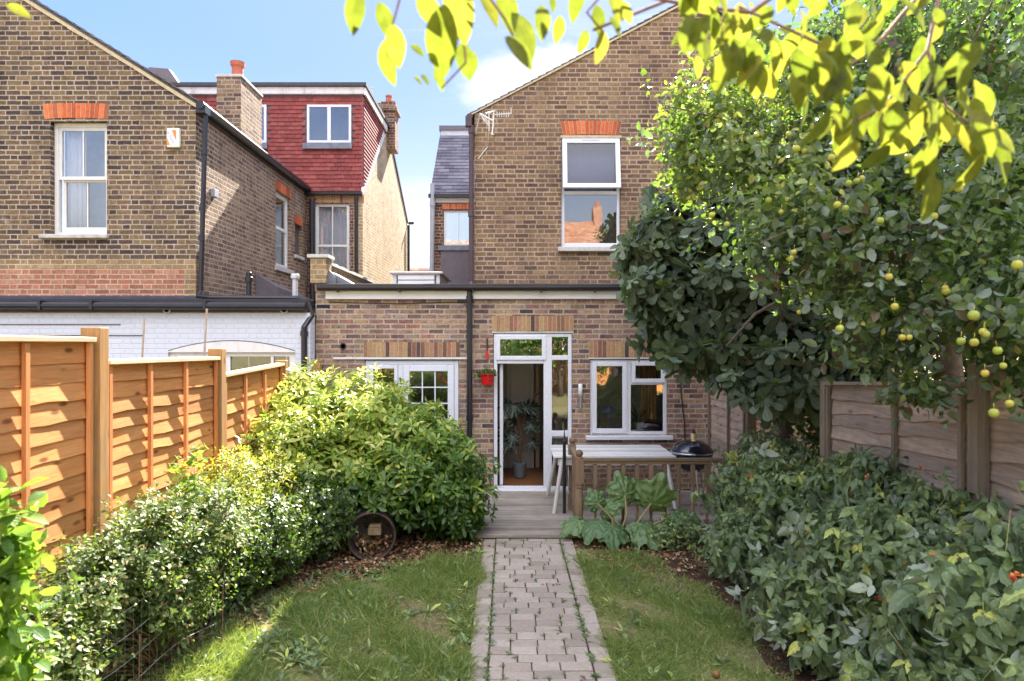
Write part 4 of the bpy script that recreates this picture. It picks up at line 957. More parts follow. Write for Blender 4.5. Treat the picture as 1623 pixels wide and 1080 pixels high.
# ridge chimney
rc = MB().box(-3.60, -3.14, 19.0, 19.6, 7.7, 8.75).build('chimney', M_brick_rear, lh)
mb = MB(); mb.box(-3.66, -3.08, 18.94, 19.66, 8.75, 8.84); mb.box(-3.62, -3.12, 18.98, 19.62, 8.84, 8.96); mb.box(-3.54, -3.20, 19.05, 19.55, 8.96, 9.02); mb.build('chimney_cap', M_brick_rear, rc)
mb = MB(); mb.lathe([(.09, 0), (.08, .15), (.095, .16), (.09, .2), (.06, .2)], (-3.34, 19.15, 9.02), n=12); mb.lathe([(.08, 0), (.07, .12), (.06, .12)], (-3.26, 19.4, 9.02), n=12); mb.build('chimney_pot', M_terra, rc)
MB().tube([(-3.98, 20, 9.55), (-3.98, 20, 9.78)], .012, 5).tube([(-4.05, 20, 9.74), (-3.91, 20, 9.74)], .012, 5).tube([(-3.98, 20, 8.3), (-3.98, 20, 9.56)], .010, 5).build('ridge_aerial', M_stone, lh)
# white painted extension
YW = 10.05
mb = MB(); EW = (-5.0, -3.13, .6, 2.18); wall_y(mb, YW, .25, -13, -2.912, -.05, 2.76, [EW])
lx = mb.build('white_extension_wall', M_white_brick, lh)
mb = MB()
for i in range(18):
    a0, a1 = i / 18, (i + 1) / 18; f = lambda a: 2.19 + .15 * (1 - (2 * a - 1) ** 2)
    xa, xb = EW[0] + (EW[1] - EW[0]) * a0, EW[0] + (EW[1] - EW[0]) * a1
    mb.prism([(xa, 2.178), (xb, 2.178), (xb, f(a1)), (xa, f(a0))], 'y', YW - .012, YW + .02)
mb.build('arch_head', M_wpaint, lh)
mb = MB()
for i in range(18):
    a0, a1 = i / 18, (i + 1) / 18; f = lambda a: 2.192 + .15 * (1 - (2 * a - 1) ** 2)
    xa, xb = EW[0] + (EW[1] - EW[0]) * a0, EW[0] + (EW[1] - EW[0]) * a1
    mb.prism([(xa, f(a0)), (xb, f(a1)), (xb, f(a1) + .012), (xa, f(a0) + .012)], 'y', YW - .006, YW + .02)
mb.build('arch_crack', M_dark_in, lh)
mb = MB(); y = YW + .03; frame(mb, EW[0] + .004, EW[1] - .004, EW[2], EW[3] - .003, y, .09, .06, .09, .06); mb.box(-4.25, -4.10, y, y + .06, EW[2] + .09, EW[3] - .06); mb.box(-3.50, -3.46, y, y + .06, EW[2] + .09, EW[3] - .06)
ew = mb.build('extension_window', M_wpaint, lh); pane(-4.10, -3.50, EW[2] + .09, EW[3] - .06, y + .03, ew, M_glass_hi); pane(-3.46, -3.224, EW[2] + .09, EW[3] - .06, y + .03, ew, M_glass_hi)
mb = MB(); mb.box(-4.90, -4.255, y - .02, y - .002, EW[2], 2.08); mb.box(-4.80, -4.35, y - .035, y - .021, 1.6, 1.92); mb.build('door_panel', M_wpaint, ew, bevel=.006)
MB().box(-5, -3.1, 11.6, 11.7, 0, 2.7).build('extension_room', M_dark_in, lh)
for z in (2.42, 2.58): MB().box(-13, -5.7 + (2.58 - z) * 2, YW - .012, YW - .0, z, z + .012).build('wall_crack', M_dark_in, lx)
mb = MB(); mb.box(-13, -2.95, YW - .03, YW + .2, 2.76, 2.86); mb.build('extension_fascia', plain('brown_fascia', (.07, .05, .045), .7, var=.4), lh)
mb = MB(); mb.box(-13, -2.95, YW - .045, YW - .031, 2.86, 2.96); mb.tube([(-13, YW - .10, 2.87), (-2.95, YW - .10, 2.85)], .055, 10)
for x in (-6.8, -6.05, -7.9, -4.4): mb.box(x - .02, x + .02, YW - .16, YW - .04, 2.80, 2.93)
pipe(mb, [(-3.1, D1 - .17, 2.98), (-2.98, D1 - .2, 2.95), (-2.9, D1 - .2, 2.72), (-2.99, D1 - .28, 2.55), (-2.99, D1 - .28, 0.1)], .045, [(-2.99, D1 - .28, 2.45)])
mb.build('extension_gutter', M_black, lh)
mb = MB(); mb.box(-13, -2.95, YW, D1 + .2, 2.865, 2.955); mb.box(XC + .02, -2.98, D1 + .2, D3, 2.865, 2.93); mb.build('extension_roof', M_felt, lh)
for x in (-5.0, -3.28):
    MB().lathe([(.055, 0), (.055, .02), (.04, .02), (.04, 0)], (x, YW - .032, 2.80), (0, -1, 0), 14).build('pipe_ring', M_stone, lh)
mb = MB(); mb.lathe([(.04, 0), (.04, .32), (.06, .33), (.06, .40), (.045, .41), (.045, .47), (.03, .49)], (-4.02, 10.6, 2.93), n=14); mb.build('black_flue', M_black, lh, smooth=False)
mb = MB(); mb.lathe([(.04, 0), (.04, .38), (.065, .39), (.065, .44), (.05, .46)], (-3.32, 10.65, 2.93), n=14); mb.build('white_flue', plain('grey_white_plastic', (.55, .55, .57), .5), lh)
MB().hexa([(XC + .01, 12.7, 2.93), (-4.3, 12.7, 2.93), (-4.3, 15.6, 2.93), (XC + .01, 15.6, 2.93), (XC + .01, 12.7, 3.6), (-4.3, 12.7, 3.35), (-4.3, 15.6, 3.2), (XC + .01, 15.6, 3.35)]).build('lead_box', M_clad, lh)
# neighbour outrigger on the right, mostly behind the trees
rh = thing('brick_house', 'right hand brick house, its gable half sloping down behind the fig and apple trees', 'house', (5, 13, 0))
mb = MB(); wall_y(mb, D2, .25, AP, 6.55, 0, 6.0, [(3.9, 4.8, 3.9, 5.6)], [(AP, 7.92), (6.55, 6.04)]); mb.box(6.3, 6.55, D2 + .25, D3, 0, 6); mb.build('gable_wall', M_brick_right, rh)
mb = MB(); frame(mb, 3.905, 4.795, 3.905, 5.595, D2 + .05, .06, .06); ww = mb.build('window', M_wpaint, rh); pane(3.96, 4.74, 3.96, 5.54, D2 + .08, ww)
mb = MB(); tiles(mb, (6.6, D2 - .03, 6.03), (0, 1, 0), (-3.55, 0, 1.88), 4.8, 3.95, .14, .2); mb.build('roof', M_slate, rh)
mb = MB(); mb.box(3.0, 6.55, D3, 23, 0, 5.7); mb.prism([(D3, 5.72), (23, 5.72), (18.4, 7.9)], 'x', 3.01, 10); mb.build('main_block', M_brick_rear, rh)
# distant house seen through the gap, and the terrace behind the camera that the windows mirror
dh = thing('distant_house', 'far house with brown tiled roof seen through the gap between the two houses', 'house', (-6, 47, 0))
MB().box(-14, 2, 45.6, 52, 0, 5.0).build('wall', M_brick_rear, dh)
mb = MB(); tiles(mb, (-14, 45.2, 5.0), (1, 0, 0), (0, 3.4, 2.5), 16, 4.3, .30, .30, .03); mb.build('roof', M_browntile, dh)
def back_house(x0, x1, y, label, wallm, roofm):
    t = thing('terraced_house', label, 'house', ((x0 + x1) / 2, y - 4, 0), 'houses behind the camera')
    mb = MB(); hs = [(x0 + (x1 - x0) * f, x0 + (x1 - x0) * f + 1.1, z, z + 1.6) for f in (.15, .6) for z in (.9, 3.7, 6.1)]
    mb.box(x0, x1, y - 8, y, 0, 8.6); mb.build('wall', wallm, t)
    for h in hs:
        m2 = MB(); m2.box(h[0], h[1], y + .01, y + .05, h[2], h[3]); ww = m2.build('window', M_wpaint, t); MB().box(h[0] + .08, h[1] - .08, y + .052, y + .06, h[2] + .08, h[3] - .08).build('pane', M_dark_in, ww)
    mb = MB(); tiles(mb, (x0, y + .3, 8.5), (1, 0, 0), (0, -1, .62), x1 - x0 - .01, 4.9, .3, .33, .03); mb.build('roof', roofm, t)
    c = MB().box(x1 - .7, x1 - .1, y - 4.6, y - 3.4, 10.0, 12.2).build('chimney', wallm, t); MB().lathe([(.13, 0), (.11, .4), (.09, .4)], (x1 - .4, y - 4, 12.2), n=10).build('chimney_pot', M_terra, c)
back_house(-14, -8.2, -24, 'red roofed terraced house behind the garden, left of three', M_brick_rear, M_orangetile)
back_house(-8.2, -1.5, -24, 'cream terraced house behind the garden, middle of three', plain('cream_render', (.62, .56, .46), .9), M_browntile)
back_house(-1.5, 7, -24, 'red brick terraced house behind the garden, right of three', M_brick_red, M_orangetile)


# ================================================================== ground
def ground_mat():
    m, t = newmat('garden_soil'); o = oc(t)
    n = t.noise(o, .9, 6, .6); n2 = t.noise(o, 14, 5, .7)
    soil = t.mix(t.mapr(n2, .3, .7, 0, 1), (.10, .065, .04), (.22, .155, .095))
    gr = t.mix(t.mapr(n2, .3, .7, 0, 1), (.12, .14, .04), (.28, .26, .11))
    c = t.mix(t.mapr(n, .40, .55, 0, .8, True), soil, gr)
    finish(t, bsdf(t, c, .95, 0, n2, .8, .02, .2)); return m
MB().quad([(-150, -120, 0), (150, -120, 0), (150, 180, 0), (-150, 180, 0)]).build('ground', ground_mat())['kind'] = 'structure'
def soil_mat():
    m, t = newmat('bed_soil'); o = oc(t); n2 = t.noise(o, 18, 7, .75); n = t.noise(o, 3, 4)
    c = t.mix(t.mapr(n2, .35, .7, 0, 1), (.045, .028, .018), (.15, .09, .055))
    finish(t, bsdf(t, c, .95, 0, n2, 1.0, .03, .2)); return m
M_soil = soil_mat()
MB().prism([(-2.9, 3.0), (-2.4, 3.3), (-2.4, 4.6), (-2.45, 5.6), (-2.2, 6.4), (-.9, 7.1), (-.32, 7.4), (-.32, 10.2), (-2.9, 10.2)], 'z', -.05, .006).build('flower_bed', M_soil)['kind'] = 'structure'
MB().prism([(3.0, 2.2), (1.7, 2.6), (1.85, 4.6), (1.95, 6.0), (1.5, 7.4), (.72, 7.75), (.72, 8.2), (3.0, 8.2)], 'z', -.05, .006).build('flower_bed', M_soil)['kind'] = 'structure'
# paved path
M_pave = attr_mat('concrete_paviour', [(0, (0.27, 0.225, 0.185)), (.5, (0.34, 0.285, 0.235)), (1, (0.40, 0.34, 0.285))], .9, 45, (.78, 1.18), .5, .004, stain=.4, stainc=(.20, .18, .13))
mb = MB(); y = 3.2; row = 0; PL, PR = -.29, .755
def block(x0, x1, y0, y1):
    z = .022 + random.uniform(-.005, .004); b = .005; tx, ty = random.uniform(-.002, .002), random.uniform(-.002, .002); g = .0035
    x0 += g + random.uniform(0, .003); x1 -= g; y0 += g; y1 -= g + random.uniform(0, .003)
    vs = [(x0, y0, -.03), (x1, y0, -.03), (x1, y1, -.03), (x0, y1, -.03), (x0, y0, z - b), (x1, y0, z - b), (x1, y1, z - b), (x0, y1, z - b),
          (x0 + b, y0 + b, z - tx - ty), (x1 - b, y0 + b, z + tx - ty), (x1 - b, y1 - b, z + tx + ty), (x0 + b, y1 - b, z - tx + ty)]
    mb.add(vs, [(0, 1, 5, 4), (1, 2, 6, 5), (2, 3, 7, 6), (3, 0, 4, 7), (4, 5, 9, 8), (5, 6, 10, 9), (6, 7, 11, 10), (7, 4, 8, 11), (8, 9, 10, 11)])
JX = []
while y < 8.02:
    h = random.choice((.122, .125, .128, .124)); x = PL + .15
    first = True; seq = []
    while x < PR - .15 - .02:
        wdt = random.choice((.205, .21, .215, .20)) if not first else random.choice((.105, .16, .21)); first = False
        x2 = min(x + wdt, PR - .15)
        if PR - .15 - x2 < .07: x2 = PR - .15
        seq.append((x, x2)); x = x2
    for a, b in seq: block(a, b, y, min(y + h, 8.03)); JX.append((b, y, h))
    y += h
for xa, xb in ((PL, PL + .145), (PR - .145, PR)):
    y = 3.2
    while y < 8.0: h = random.choice((.225, .22, .23, .16)); block(xa, xb, y, min(y + h, 8.03)); y += h
mb.build('path', M_pave)['kind'] = 'structure'
MB().box(PL + .002, PR - .002, 3.15, 8.04, -.02, .013).build('path_bedding', M_soil)['kind'] = 'structure'

# deck and step
mb = MB(); y = 8.26; i = 0
while y < 10.27:
    mb.box(-2.3, 3.0, y, y + .115, .055, DK + random.uniform(-.002, .002)); 
    y += .122
dk = mb.build('deck', M_deck, bevel=.003); put(dk, 'weathered grey timber deck along the back wall of the middle house', 'deck')
mb = MB(); mb.box(-.45, .80, 8.235, 8.256, .0, .07); mb.box(-.45, .83, 8.06, 8.23, .015, .062)
st = mb.build('step', M_deck, bevel=.006); put(st, 'pale timber step board between the paved path and the deck', 'step')


# ================================================================== fences
def lap_panel(parent, X, y0, y1, z0a, za, zb, side, boardm, battenm, capm, seed, nb=11, capw=True, sag=.006, jut=.022, bats=(0.012, .32, .64, .985)):
    """waney-lap panel in plane x=X from y0 to y1; top za at y0, zb at y1; side = +1 faces +X"""
    rs = random.Random(seed); n = 24
    mb = MB(); H = ((za + zb) / 2 - z0a); bh = H / nb
    for i in range(nb):
        ph = rs.uniform(0, 6); ph2 = rs.uniform(0, 6); am = rs.uniform(.1, 1) * sag * 1.3; vs = []; r = rs.random(); rs_a = rs.uniform(3, 11)
        for j in range(n + 1):
            f = j / n; y = y0 + (y1 - y0) * f; top = za + (zb - za) * f
            zt = top - (nb - 1 - i) * bh * 1.0; zb_ = zt - bh - .018 + am * math.sin(f * rs_a + ph) + am * .5 * math.sin(f * 29 + ph2) + rs.uniform(-.0015, .0015)
            bow = .006 * math.sin(f * 5 + ph)
            xi = X + side * .004; xo = X + side * (jut + bow)
            vs += [(xo, y, zb_), (xi + side * .004, y, zt), (xi - side * .006, y, zt), (xo - side * .011, y, zb_)]
        fs = []
        for j in range(n):
            a, b = j * 4, j * 4 + 4
            for k in range(4): q = (a + k, a + (k + 1) % 4, b + (k + 1) % 4, b + k); fs.append(q if side < 0 else q[::-1])
        fs += [(0, 1, 2, 3), (n * 4 + 3, n * 4 + 2, n * 4 + 1, n * 4)]
        mb.add(vs, fs, r)
    pn = mb.build('fence_panel', boardm, parent)
    L = y1 - y0
    for f in bats:
        y = y0 + L * f; zt = za + (zb - za) * f - .01; yw = .019
        if f < .1: y += yw
        elif f > .9: y -= yw
        MB().box(X + side * (jut + .008), X + side * (jut + .036), y - yw, y + yw, z0a, zt, rs.random()).build('batten', battenm, pn, bevel=.003)
    mbc = MB(); a, b = X - side * .03, X + side * (jut + .05)
    a, b = min(a, b), max(a, b)
    mbc.hexa([(a, y0 + .01, za + .002), (b, y0 + .01, za - .006), (b, y1 - .01, zb - .006), (a, y1 - .01, zb + .002), (a, y0 + .01, za + .032), (b, y0 + .01, za + .026), (b, y1 - .01, zb + .026), (a, y1 - .01, zb + .032)], rs.random())
    mbc.hexa([(X + side * .028, y0 + .05, za - .05), (X + side * .05, y0 + .05, za - .05), (X + side * .05, y1 - .05, zb - .05), (X + side * .028, y1 - .05, zb - .05), (X + side * .028, y0 + .05, za - .008), (X + side * .05, y0 + .05, za - .008), (X + side * .05, y1 - .05, zb - .008), (X + side * .028, y1 - .05, zb - .008)], rs.random()) if False else None
    mbc.build('capping_rail', capm, pn, bevel=.004)
    return pn

XFL = -2.87
lf = thing('garden_fence', 'new orange lap panel fence along the left side, stepping down towards the house', 'fence', (XFL, 6.5, 0))
LP = [(0.9, 2.72, 2.36, 2.36), (2.83, 4.66, 2.355, 2.345), (4.80, 6.66, 2.185, 2.165), (6.78, 8.58, 1.99, 2.04), (8.70, 10.2, 1.85, 1.86)]
for i, (a, b, za, zb) in enumerate(LP): lap_panel(lf, XFL, a, b, .12, za, zb, 1, M_fence, M_batten, M_cap, 20 + i, 18 if i < 3 else 15, sag=.008)
for yy, z in ((2.775, 2.5), (4.73, 2.44), (6.72, 2.27), (8.64, 2.10), (10.22, 2.02)):
    MB().box(XFL - .06, XFL + .075, yy - .055, yy + .055, 0, z).build('post', M_post, lf, bevel=.006)
for i, (a, b, za, zb) in enumerate(LP): MB().box(XFL - .02, XFL + .02, a, b, 0, .118).build('gravel_board', M_post, lf)

XFR = 3.04
rf = thing('garden_fence', 'weathered grey brown lap panel fence along the right side behind the raspberry bushes', 'fence', (XFR, 6.0, 0))
RP = [(0.6, 2.3, 2.3, 2.3), (2.42, 4.32, 2.22, 2.15), (4.46, 6.42, 2.05, 1.93), (6.56, 8.48, 1.93, 1.93), (8.6, 10.2, 1.85, 1.85)]
for i, (a, b, za, zb) in enumerate(RP):
    if i == 3: continue
    lap_panel(rf, XFR, a, b, .1, za, zb, -1, M_grey_fence, M_grey_post, M_grey_fence, 50 + i, 16, sag=.012, jut=.030, bats=(.012, .42, .985))
for yy, z in ((2.36, 2.4), (4.39, 2.2), (6.49, 1.97), (8.54, 1.95)):
    MB().box(XFR - .055, XFR + .05, yy - .05, yy + .05, 0, z).build('post', M_grey_post, rf, bevel=.006)


# ================================================================== deck furniture
def turned(mb, x, y, z0, z1, r, sq=.035):
    """baluster: square top and foot blocks with a turned middle"""
    h = z1 - z0
    mb.box(x - r, x + r, y - r, y + r, z1 - h * .34, z1); mb.box(x - r, x + r, y - r, y + r, z0, z0 + h * .12)
    prof = [(r * .7, 0), (r * 1.0, .02), (r * .62, .05), (r * .8, .12), (r * .95, .3), (r * .75, .6), (r * .55, .84), (r * .95, .88), (r * .6, .91), (r * .95, .95), (r * .7, 1.0)]
    H = h * .54; mb.lathe([(a, b * H) for a, b in prof], (x, y, z0 + h * .12), n=10)
rail = thing('deck_railing', 'brown wooden balustrade with ball topped posts at the front edge of the deck', 'railing', (1.9, 8.2, DK))
YR = 8.22
for k, (x, y) in enumerate(((.86, YR), (.86, 9.15), (3.0, YR))):
    mb = MB(); z0, z1 = 0.0 if k != 1 else DK, .93 if k != 1 else .95
    r = .05; mb.box(x - r, x + r, y - r, y + r, z1 - .30, z1); mb.box(x - r, x + r, y - r, y + r, z0, z0 + .2)
    H = z1 - .30 - z0 - .2; mb.lathe([(a * r, b * H) for a, b in ((.8, 0), (1.05, .03), (.8, .08), (.95, .2), (1.0, .5), (.85, .88), (1.1, .91), (.8, .94), (1.1, .97), (.9, 1))], (x, y, z0 + .2), n=14)
    np_ = mb.build('newel_post', M_rail, rail, bevel=.004)
    MB().lathe([(.045, 0), (.045, .012), (.025, .025)], (x, y, z1), n=14).ball((x, y, z1 + .062), .046, 14).build('ball_cap', M_rail, np_, smooth=True)
MB().box(.91, 2.95, YR - .03, YR + .03, .895, .935).box(.91, 2.95, YR - .018, YR + .018, .86, .894).build('handrail', M_railx, rail, bevel=.008)
MB().hexa([(.83, YR + .05, .87), (.89, YR + .05, .87), (.89, 9.10, .89), (.83, 9.10, .89), (.83, YR + .05, .91), (.89, YR + .05, .91), (.89, 9.10, .93), (.83, 9.10, .93)]).build('handrail', M_railx, rail, bevel=.008)
for i in range(12):
    mb = MB(); turned(mb, 1.05 + i * .168, YR, .10, .858, .023); mb.build('baluster', M_rail, rail)
for i in range(4):
    mb = MB(); turned(mb, .86, YR + .2 + i * .18, .10, .868, .019); mb.build('baluster', M_rail, rail)
MB().box(.91, 2.95, YR - .02, YR + .02, .075, .10).build('bottom_rail', M_railx, rail)
# white slatted table
tb = thing('garden_table', 'white slatted trestle table with splayed legs under the kitchen window', 'table', (1.45, 9.5, DK))
mb = MB(); zt = .80
for i in range(9): y = 9.0 + i * .112; mb.box(.60 + .0 * i, 2.22, y, y + .103, zt, zt + .024)
mb.build('tabletop', M_table, tb, bevel=.003)
MB().box(.66, 2.16, 9.03, 9.055, .70, zt - .001).box(.66, 2.16, 9.93, 9.955, .70, zt - .001).box(.70, .725, 9.056, 9.93, .70, zt - .001).box(2.1, 2.125, 9.056, 9.93, .70, zt - .001).build('apron', M_table, tb)
for (xa, xb, yy) in ((.72, .60, 9.02), (.72, .58, 9.90), (2.1, 2.2, 9.02), (2.1, 2.22, 9.90)):
    s = -1 if yy < 9.5 else 1
    MB().tube([(xa, yy + .02 * -s, zt - .02), (xb, yy + .10 * s, DK)], [.030, .024], 8).build('leg', M_table, tb)
# barbecue
bq = thing('kettle_barbecue', 'black kettle barbecue with a domed bowl on the deck beside the white table', 'barbecue', (2.45, 9.15, DK))
c = (2.47, 9.15, .86); pr = lambda s0, s1, rr, k: [(rr * math.sin(s0 + (s1 - s0) * i / k), -rr * math.cos(s0 + (s1 - s0) * i / k)) for i in range(k + 1)]
MB().lathe(pr(0.02, math.pi / 2, .27, 8), c, n=28, closed=False).build('bowl', M_enamel, bq, smooth=True)
MB().lathe([(.275, .0), (.278, .012), (.27, .03), (.22, .10), (.12, .145), (.0, .155)], c, n=28, closed=False).build('lid', M_enamel, bq, smooth=True)
MB().lathe([(.283, -.012), (.287, 0), (.283, .010), (.27, 0)], c, n=28, closed=False).build('rim', M_steel, bq)
for a in (.6, 2.7, 4.8):
    MB().tube([(c[0] + .15 * math.cos(a), c[1] + .15 * math.sin(a), .64), (c[0] + .27 * math.cos(a), c[1] + .27 * math.sin(a), DK)], .012, 8).build('leg', M_steel, bq)
cn = MB().lathe([(.026, 0), (.026, .1), (.02, .105)], (2.46, 9.05, 1.015), n=14).build('candle', M_wax, smooth=False); put(cn, 'stubby cream candle with a dark tip on the black barbecue lid', 'candle')
MB().lathe([(.027, .108), (.03, .115), (.018, .14), (.005, .17)], (2.46, 9.05, 1.015), n=10).build('candle_snuffer', M_rust, cn)
pl = thing('iron_stake', 'slim black iron stake with a pointed finial standing beside the railing', 'garden stake', (.74, 8.95, DK))
MB().tube([(.74, 8.95, DK), (.74, 8.95, 1.0)], .022, 10).build('pole', M_black, pl); MB().lathe([(.012, 0), (.026, .03), (.012, .06), (.01, .1), (.002, .2)], (.74, 8.95, 1.0), n=10).build('finial', M_rust, pl)
# hanging pot
hp = thing('hanging_pot', 'red plastic pot of small green plants hung on the wall left of the back door', 'plant pot', (-.31, D1 - .12, 1.69))
MB().lathe([(.075, 0), (.08, .005), (.105, .15), (.115, .152), (.115, .175), (.1, .175), (.095, .14)], (-.31, D1 - .12, 1.69), n=24).build('pot', M_redplastic, hp, smooth=False)
MB().box(-.34, -.28, D1 - .01, D1, 1.8, 1.9).tube([(-.31, D1 - .005, 1.84), (-.31, D1 - .03, 1.86)], .008, 6).build('bracket', M_black, hp)
fm = FM(); P = np.array([[-.31, D1 - .12, 1.86]]) + RG.normal(size=(160, 3)) * [.065, .05, .03]; rosettes(fm, P, unit(RG.normal(size=(160, 3)) * .6 + [0, 0, 1]), L_SMALL, 5, .04, (25, 75), .006, droop=.1); fm.build('foliage', M_dark, hp)
tl = MB().box(-.325, -.30, D1 - .02, D1 - .004, 2.16, 2.36).build('hand_trowel_handle', M_black)
bpy.data.objects.remove(tl)
tw = thing('hand_tool', 'small black handled tool with a red end hanging on bricks above the red pot', 'hand tool', (-.31, D1 - .02, 2.13))
MB().box(-.322, -.302, D1 - .025, D1 - .006, 2.20, 2.38).build('handle', M_black, tw); MB().prism([(-.325, 2.2), (-.30, 2.2), (-.285, 2.1), (-.305, 2.06), (-.33, 2.12)], 'y', D1 - .03, D1 - .01).build('blade', M_redplastic, tw)
# old drum on its side in the bed
dr = thing('metal_drum', 'rusty round drum lying on its side under the bush, filled with dry leaves', 'drum', (-1.46, 7.35, 0))
ax = Vector((.16, -1, .04)).normalized(); c0 = Vector((-1.46, 7.3, .25))
MB().lathe([(.255, 0), (.262, .012), (.25, .03), (.248, -.45), (.0, -.45)][:4] and [(.235, -.42), (.235, .0), (.250, .012), (.262, .0), (.252, -.03), (.252, -.44), (.0, -.44)], c0, ax, 32, closed=False).build('shell', M_rust, dr, smooth=False)
MB().lathe([(.0, -.30), (.234, -.30), (.234, -.32), (0, -.32)], c0, ax, 24, closed=False).build('drum_bottom', M_dark_in, dr)
bk = MB().box(-1.50, -1.37, 7.36, 7.45, .33, .36).box(-1.51, -1.37, 7.35, 7.46, .25, .329).build('timber_offcut', M_wood_block, bevel=.006); put(bk, 'rough sawn timber offcut lodged inside the rusty drum', 'timber')
# canes in neighbour's garden, beside the left fence
for (x0, x1, yy, zt, lab) in ((-3.86, -3.80, 8.45, 2.75, 'long bamboo cane leaning by the white extension, nearer the downpipe'), (-4.55, -4.50, 8.3, 2.62, 'thin bamboo cane leaning against the white wall left of the window')):
    o = MB().tube([(x0 + (-.0), yy, 0.0), ((x0 + x1) / 2 + .01, yy + .05, 1.4), (x1 + .03, yy + .1, zt)], .013, 7).build('bamboo_cane', M_stick); put(o, lab, 'cane', 'bamboo canes beyond the fence')

# ================================================================== plants, left side
def bush(name, label, cat, base, blobs, n, tmpl, k, size, mat, seed=0.0, spread=(35, 85), step=.02, droop=0.0, rnd=None, up=.45, inner=.6, cut=None, ntip=14, srad=.014, lumpy=.14, group=None, smat=None, zmin=.03):
    t = thing(name, label, cat, base, group)
    P, O = shoots(blobs, n, inner, lumpy, zmin, seed, cut)
    A = unit(O + np.array([0, 0, up]) + RG.normal(size=O.shape) * .4)
    rv = rnd(P, O) if rnd else None
    fm = FM(); rosettes(fm, P, A, tmpl, k, size, spread, step, rv, droop); fm.build('foliage', mat, t)
    idx = RG.choice(len(P), min(ntip, len(P)), replace=False)
    stems('stem', base, [tuple(P[i] - O[i] * .03) for i in idx], srad, smat or M_twig, t, seed=int(seed * 10) + 3)
    return t, P, O

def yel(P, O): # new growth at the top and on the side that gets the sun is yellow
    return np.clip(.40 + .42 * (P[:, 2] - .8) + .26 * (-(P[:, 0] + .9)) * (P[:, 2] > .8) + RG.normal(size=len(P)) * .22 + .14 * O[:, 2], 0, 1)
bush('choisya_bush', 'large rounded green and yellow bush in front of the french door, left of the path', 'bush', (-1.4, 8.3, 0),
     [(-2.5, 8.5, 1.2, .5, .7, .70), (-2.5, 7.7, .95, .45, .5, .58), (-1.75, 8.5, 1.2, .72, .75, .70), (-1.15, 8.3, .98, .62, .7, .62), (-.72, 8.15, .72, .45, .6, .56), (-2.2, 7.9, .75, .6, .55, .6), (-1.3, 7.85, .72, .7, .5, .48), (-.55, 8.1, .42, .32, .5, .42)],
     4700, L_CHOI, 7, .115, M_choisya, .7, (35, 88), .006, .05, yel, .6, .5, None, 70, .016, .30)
bush('yellow_shrub', 'low feathery yellow green shrub against the orange fence left of the big bush', 'bush', (-2.55, 6.5, 0),
     [(-2.6, 6.5, .95, .28, .5, .40), (-2.5, 6.2, .75, .30, .4, .4), (-2.45, 7.0, .8, .35, .5, .45)], 1500, L_LANCE, 7, .06, M_yellowshrub, 1.7, (25, 80), .01, 0, None, .9, .4, None, 20, .008)
bush('ivy_shrub', 'dark green shadowy shrub between the cotoneaster and the big bush', 'bush', (-2.3, 6.3, 0),
     [(-2.35, 6.5, .5, .5, .7, .48), (-2.1, 7.2, .5, .5, .5, .5), (-2.5, 5.9, .5, .4, .5, .5)], 2800, L_SMALL, 6, .055, M_dark, 2.2, (35, 90), .012, .1, None, .4, .3, None, 24, .008)
bush('cotoneaster_bush', 'spreading cotoneaster with tiny glossy leaves below the left fence', 'bush', (-2.5, 4.9, 0),
     [(-2.5, 4.7, .92, .34, .55, .36), (-2.4, 5.3, .90, .38, .5, .36), (-2.5, 5.7, .66, .30, .3, .30), (-2.55, 4.1, .82, .26, .5, .38), (-2.35, 4.8, .62, .26, .4, .26), (-2.6, 4.8, .35, .2, .7, .3), (-2.45, 3.6, .62, .26, .4, .34), (-2.55, 5.7, .4, .25, .5, .3)],
     5600, L_OVAL, 7, .046, M_cot, 3.1, (40, 100), .016, .0, None, .7, .45, None, 120, .007, .5, smat=M_twig)
bush('hedge_shrub', 'leafy shrub at the far end of the left fence beside the black downpipe', 'bush', (-2.6, 9.4, 0),
     [(-2.62, 9.3, 1.55, .25, .4, .40), (-2.6, 9.3, .9, .25, .4, .7)], 500, L_LANCE, 7, .09, M_choisya, 4.0, (30, 90), .014, .1, None, .6, .4, None, 10, .012)
nb, _, _ = bush('leafy_weed', 'bright sunlit broad leaved plant at the left edge of the picture', 'plant', (-2.1, 2.75, 0),
     [(-2.06, 2.75, 1.45, .13, .2, .45), (-2.1, 2.75, 1.0, .22, .25, .35), (-2.15, 2.8, .6, .27, .25, .4)], 270, L_OVAL, 5, .11, M_bright, 5.0, (35, 90), .03, .25, None, .6, .2, None, 14, .010)
# scattered side sprigs that break the outlines
for (nm, lab, base, pts, mt, sz) in (
    ('rose_sprig', 'thin leafy shoot reaching above the cotoneaster in front of the second fence panel', (-2.45, 5.1, 0), [(-2.35, 5.1, 1.45), (-2.3, 5.05, 1.35), (-2.5, 5.2, 1.38), (-2.4, 5.0, 1.25), (-2.32, 5.12, 1.5)], M_bright, .07),
    ('self_sown_sapling', 'small leafy sapling in front of the third fence panel', (-2.6, 7.6, 0), [(-2.6, 7.4, 1.5), (-2.55, 7.3, 1.4), (-2.62, 7.6, 1.3), (-2.5, 7.3, 1.35), (-2.65, 7.2, 1.25), (-2.7, 7.0, 1.4)], M_choisya, .07)):
    t = thing(nm, lab, 'plant', base); P = np.repeat(np.array(pts), 5, 0) + RG.normal(size=(5 * len(pts), 3)) * .05
    fm = FM(); rosettes(fm, P, unit(RG.normal(size=P.shape) * .5 + [0, 0, 1]), L_OVAL, 5, sz, (30, 85), .02, droop=.1); fm.build('foliage', mt, t)
    stems('stem', base, pts, .008, M_twig, t, wig=.04)
